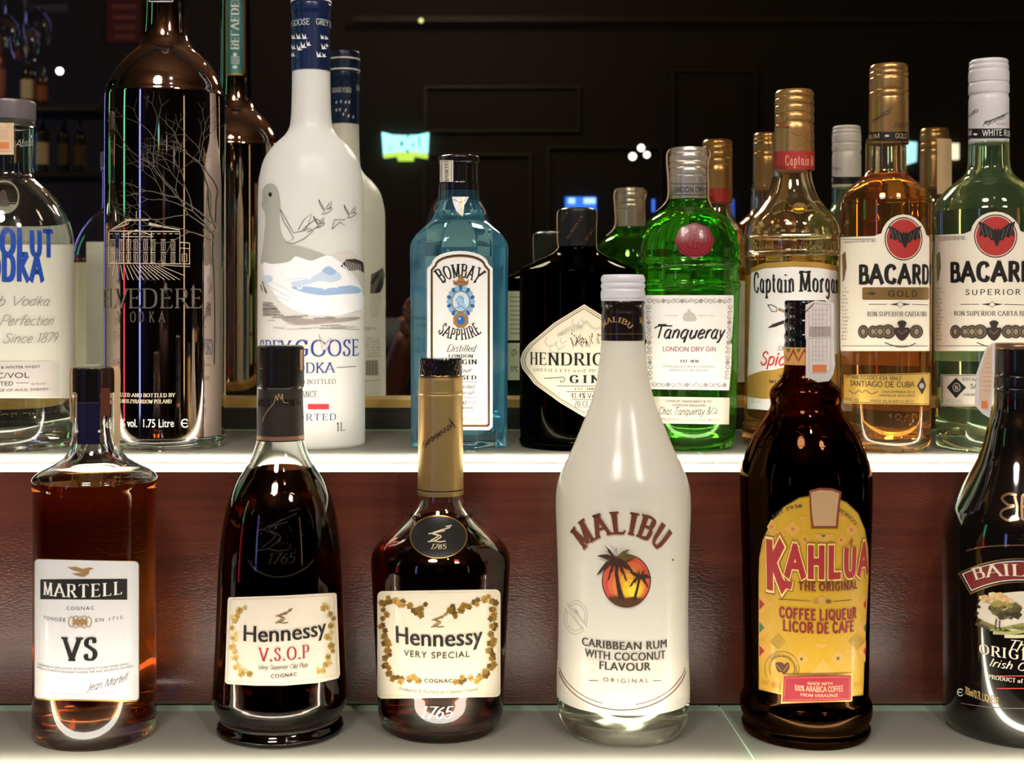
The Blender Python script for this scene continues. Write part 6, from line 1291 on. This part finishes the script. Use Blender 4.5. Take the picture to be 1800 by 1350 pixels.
area('shelf_lamp', (-2.0, yb_ + .9, 1.3), (-1.75, yb_, .5), .08, 1.6, (1, .8, .55))

# the photographer, half hidden behind the blue gin bottle in the mirror
def skinned(name, nodes, edges, m, parent, sub_=2):
    me = bpy.data.meshes.new(name); me.from_pydata([n[:3] for n in nodes], edges, []); o = bpy.data.objects.new(name, me); COL.objects.link(o); o.parent = parent
    s_ = o.modifiers.new('skin', 'SKIN'); 
    sv = me.skin_vertices[0].data
    for i, n in enumerate(nodes): sv[i].radius = (n[3], n[4] if len(n) > 4 else n[3])
    sv[0].use_root = True
    s_.use_smooth_shade = True; q = o.modifiers.new('sub', 'SUBSURF'); q.levels = sub_; q.render_levels = sub_
    me.materials.append(m); return o
pe = empty('person', (0, -.42, 0)); pe.scale = (.9, 1, .92); tag(pe, 'person in a dark long-sleeved shirt holding up a phone, reflected behind the blue gin bottle', 'person')
skin = pm('skin', rgb(110, 66, 50), .5); shirt = pm('dark_shirt', rgb(40, 36, 36), .8); jeans = pm('dark_trousers', rgb(30, 32, 40), .8)
# body: hips, spine, neck, head, arms
N = [(0, 0, .93, .15, .11), (0, 0, 1.10, .14, .10), (0, 0, 1.27, .17, .11), (0, .0, 1.40, .13, .09), (0, 0, 1.47, .055), (0, .01, 1.54, .06),
     (-.09, 0, .88, .09), (-.10, .01, .48, .065), (-.10, -.01, .10, .045), (-.10, .10, .04, .035), (.09, 0, .88, .09), (.10, .01, .48, .065), (.10, -.01, .10, .045), (.10, .10, .04, .035),
     (-.19, 0, 1.38, .06), (-.22, .05, 1.12, .048), (-.16, .22, 1.28, .038), (-.115, .375, 1.41, .026), (.19, 0, 1.38, .06), (.22, .05, 1.12, .048), (.16, .22, 1.28, .038), (.115, .375, 1.41, .026)]
E_ = [(0, 1), (1, 2), (2, 3), (3, 4), (4, 5), (0, 6), (6, 7), (7, 8), (8, 9), (0, 10), (10, 11), (11, 12), (12, 13), (3, 14), (14, 15), (15, 16), (16, 17), (3, 18), (18, 19), (19, 20), (20, 21)]
skinned('body', N, E_, skin, pe)
Ns = [(0, 0, .92, .165, .125), (0, 0, 1.10, .155, .115), (0, 0, 1.27, .185, .125), (0, 0, 1.39, .14, .10), (-.19, 0, 1.385, .085), (-.222, .05, 1.12, .07), (.19, 0, 1.385, .085), (.222, .05, 1.12, .07), (-.175, .17, 1.245, .052), (.175, .17, 1.245, .052)]
skinned('shirt', Ns, [(0, 1), (1, 2), (2, 3), (3, 4), (4, 5), (3, 6), (6, 7), (5, 8), (7, 9)], shirt, pe)
Nt = [(0, 0, .93, .15, .12), (-.09, 0, .86, .10), (-.10, .01, .48, .08), (-.10, 0, .12, .065), (.09, 0, .86, .10), (.10, .01, .48, .08), (.10, 0, .12, .065)]
skinned('trousers', Nt, [(0, 1), (1, 2), (2, 3), (0, 4), (4, 5), (5, 6)], jeans, pe)
# head with face, ears and hair
def blob(name, c, r, m, parent, shp=None, n=24):
    V, Fc = [], []
    for i in range(n // 2 + 1):
        b = pi * i / (n // 2)
        for j in range(n):
            a = 2 * pi * j / n; x, y, z = sin(b) * cos(a), sin(b) * sin(a), cos(b)
            if shp: x, y, z = shp(x, y, z)
            V.append((c[0] + x * r[0], c[1] + y * r[1], c[2] + z * r[2]))
    for i in range(n // 2):
        for j in range(n): Fc.append([i * n + j, (i + 1) * n + j, (i + 1) * n + (j + 1) % n, i * n + (j + 1) % n])
    return link(name, V, Fc, m, parent=parent)
def face(x, y, z):
    if y > 0: y *= .92
    if z < 0: x *= 1 - .28 * z * z; y *= 1 - .1 * z * z
    if y > .6 and abs(x) < .14 and -.35 < z < .12: y += .16 * (1 - abs(x) / .14) * (.35 - abs(z + .12))
    return x, y, z
blob('head', (0, .015, 1.635), (.075, .095, .115), skin, pe, face, 48)
hair = pm('hair', rgb(26, 20, 18), .6)
blob('hair', (0, -.005, 1.665), (.083, .10, .105), hair, pe, lambda x, y, z: (x, y * (.8 if y > 0 else 1), max(z, -.55 if y < 0 else .15)))
for sx in (-1, 1):
    blob('eye', (sx * .03, .098, 1.642), (.011, .008, .006), pm('eye_white', rgb(210, 204, 196), .3), pe, n=12); blob('ear', (sx * .077, .0, 1.63), (.010, .018, .03), skin, pe, n=12)
blob('mouth', (0, .098, 1.583), (.022, .008, .006), pm('lips', rgb(140, 70, 62), .5), pe, n=12)
# phone and the hands that hold it (the lens sits at its front)
ph = empty('phone', (0, -.022, ZC)); tag(ph, 'dark phone held up by the person reflected in the mirror', 'phone')
V, Fc = boxg(-.078, .078, -.004, .004, -.036, .036); o = link('phone_body', V, Fc, pm('phone_black', rgb(20, 20, 22), .2), parent=ph, smooth=False); b = o.modifiers.new('bevel', 'BEVEL'); b.width = .003
for sx in (-1, 1):
    fing = []
    Nh = [(sx * .105, .375, 1.29, .024), (sx * .100, .385, 1.315, .022, .014), (sx * .096, .392, 1.338, .024, .012)]
    Eh = [(0, 1), (1, 2)]
    for k_, (dz, L_) in enumerate(((.020, .040), (.006, .044), (-.008, .042), (-.022, .034))):
        i = len(Nh); Nh += [(sx * .098, .403, 1.345 + dz, .009), (sx * (.098 - L_ * .4), .409, 1.346 + dz, .0085), (sx * (.098 - L_), .408, 1.345 + dz, .0075)]
        Eh += [(2, i), (i, i + 1), (i + 1, i + 2)]
    i = len(Nh); Nh += [(sx * .088, .382, 1.325, .010), (sx * .072, .383, 1.335, .009), (sx * .058, .386, 1.342, .008)]; Eh += [(1, i), (i, i + 1), (i + 1, i + 2)]
    Nh = [((n[0]) / .9, n[1], (n[2]) / .92) + tuple(n[3:]) for n in Nh]
    skinned('hand', Nh, Eh, skin, pe, 2)
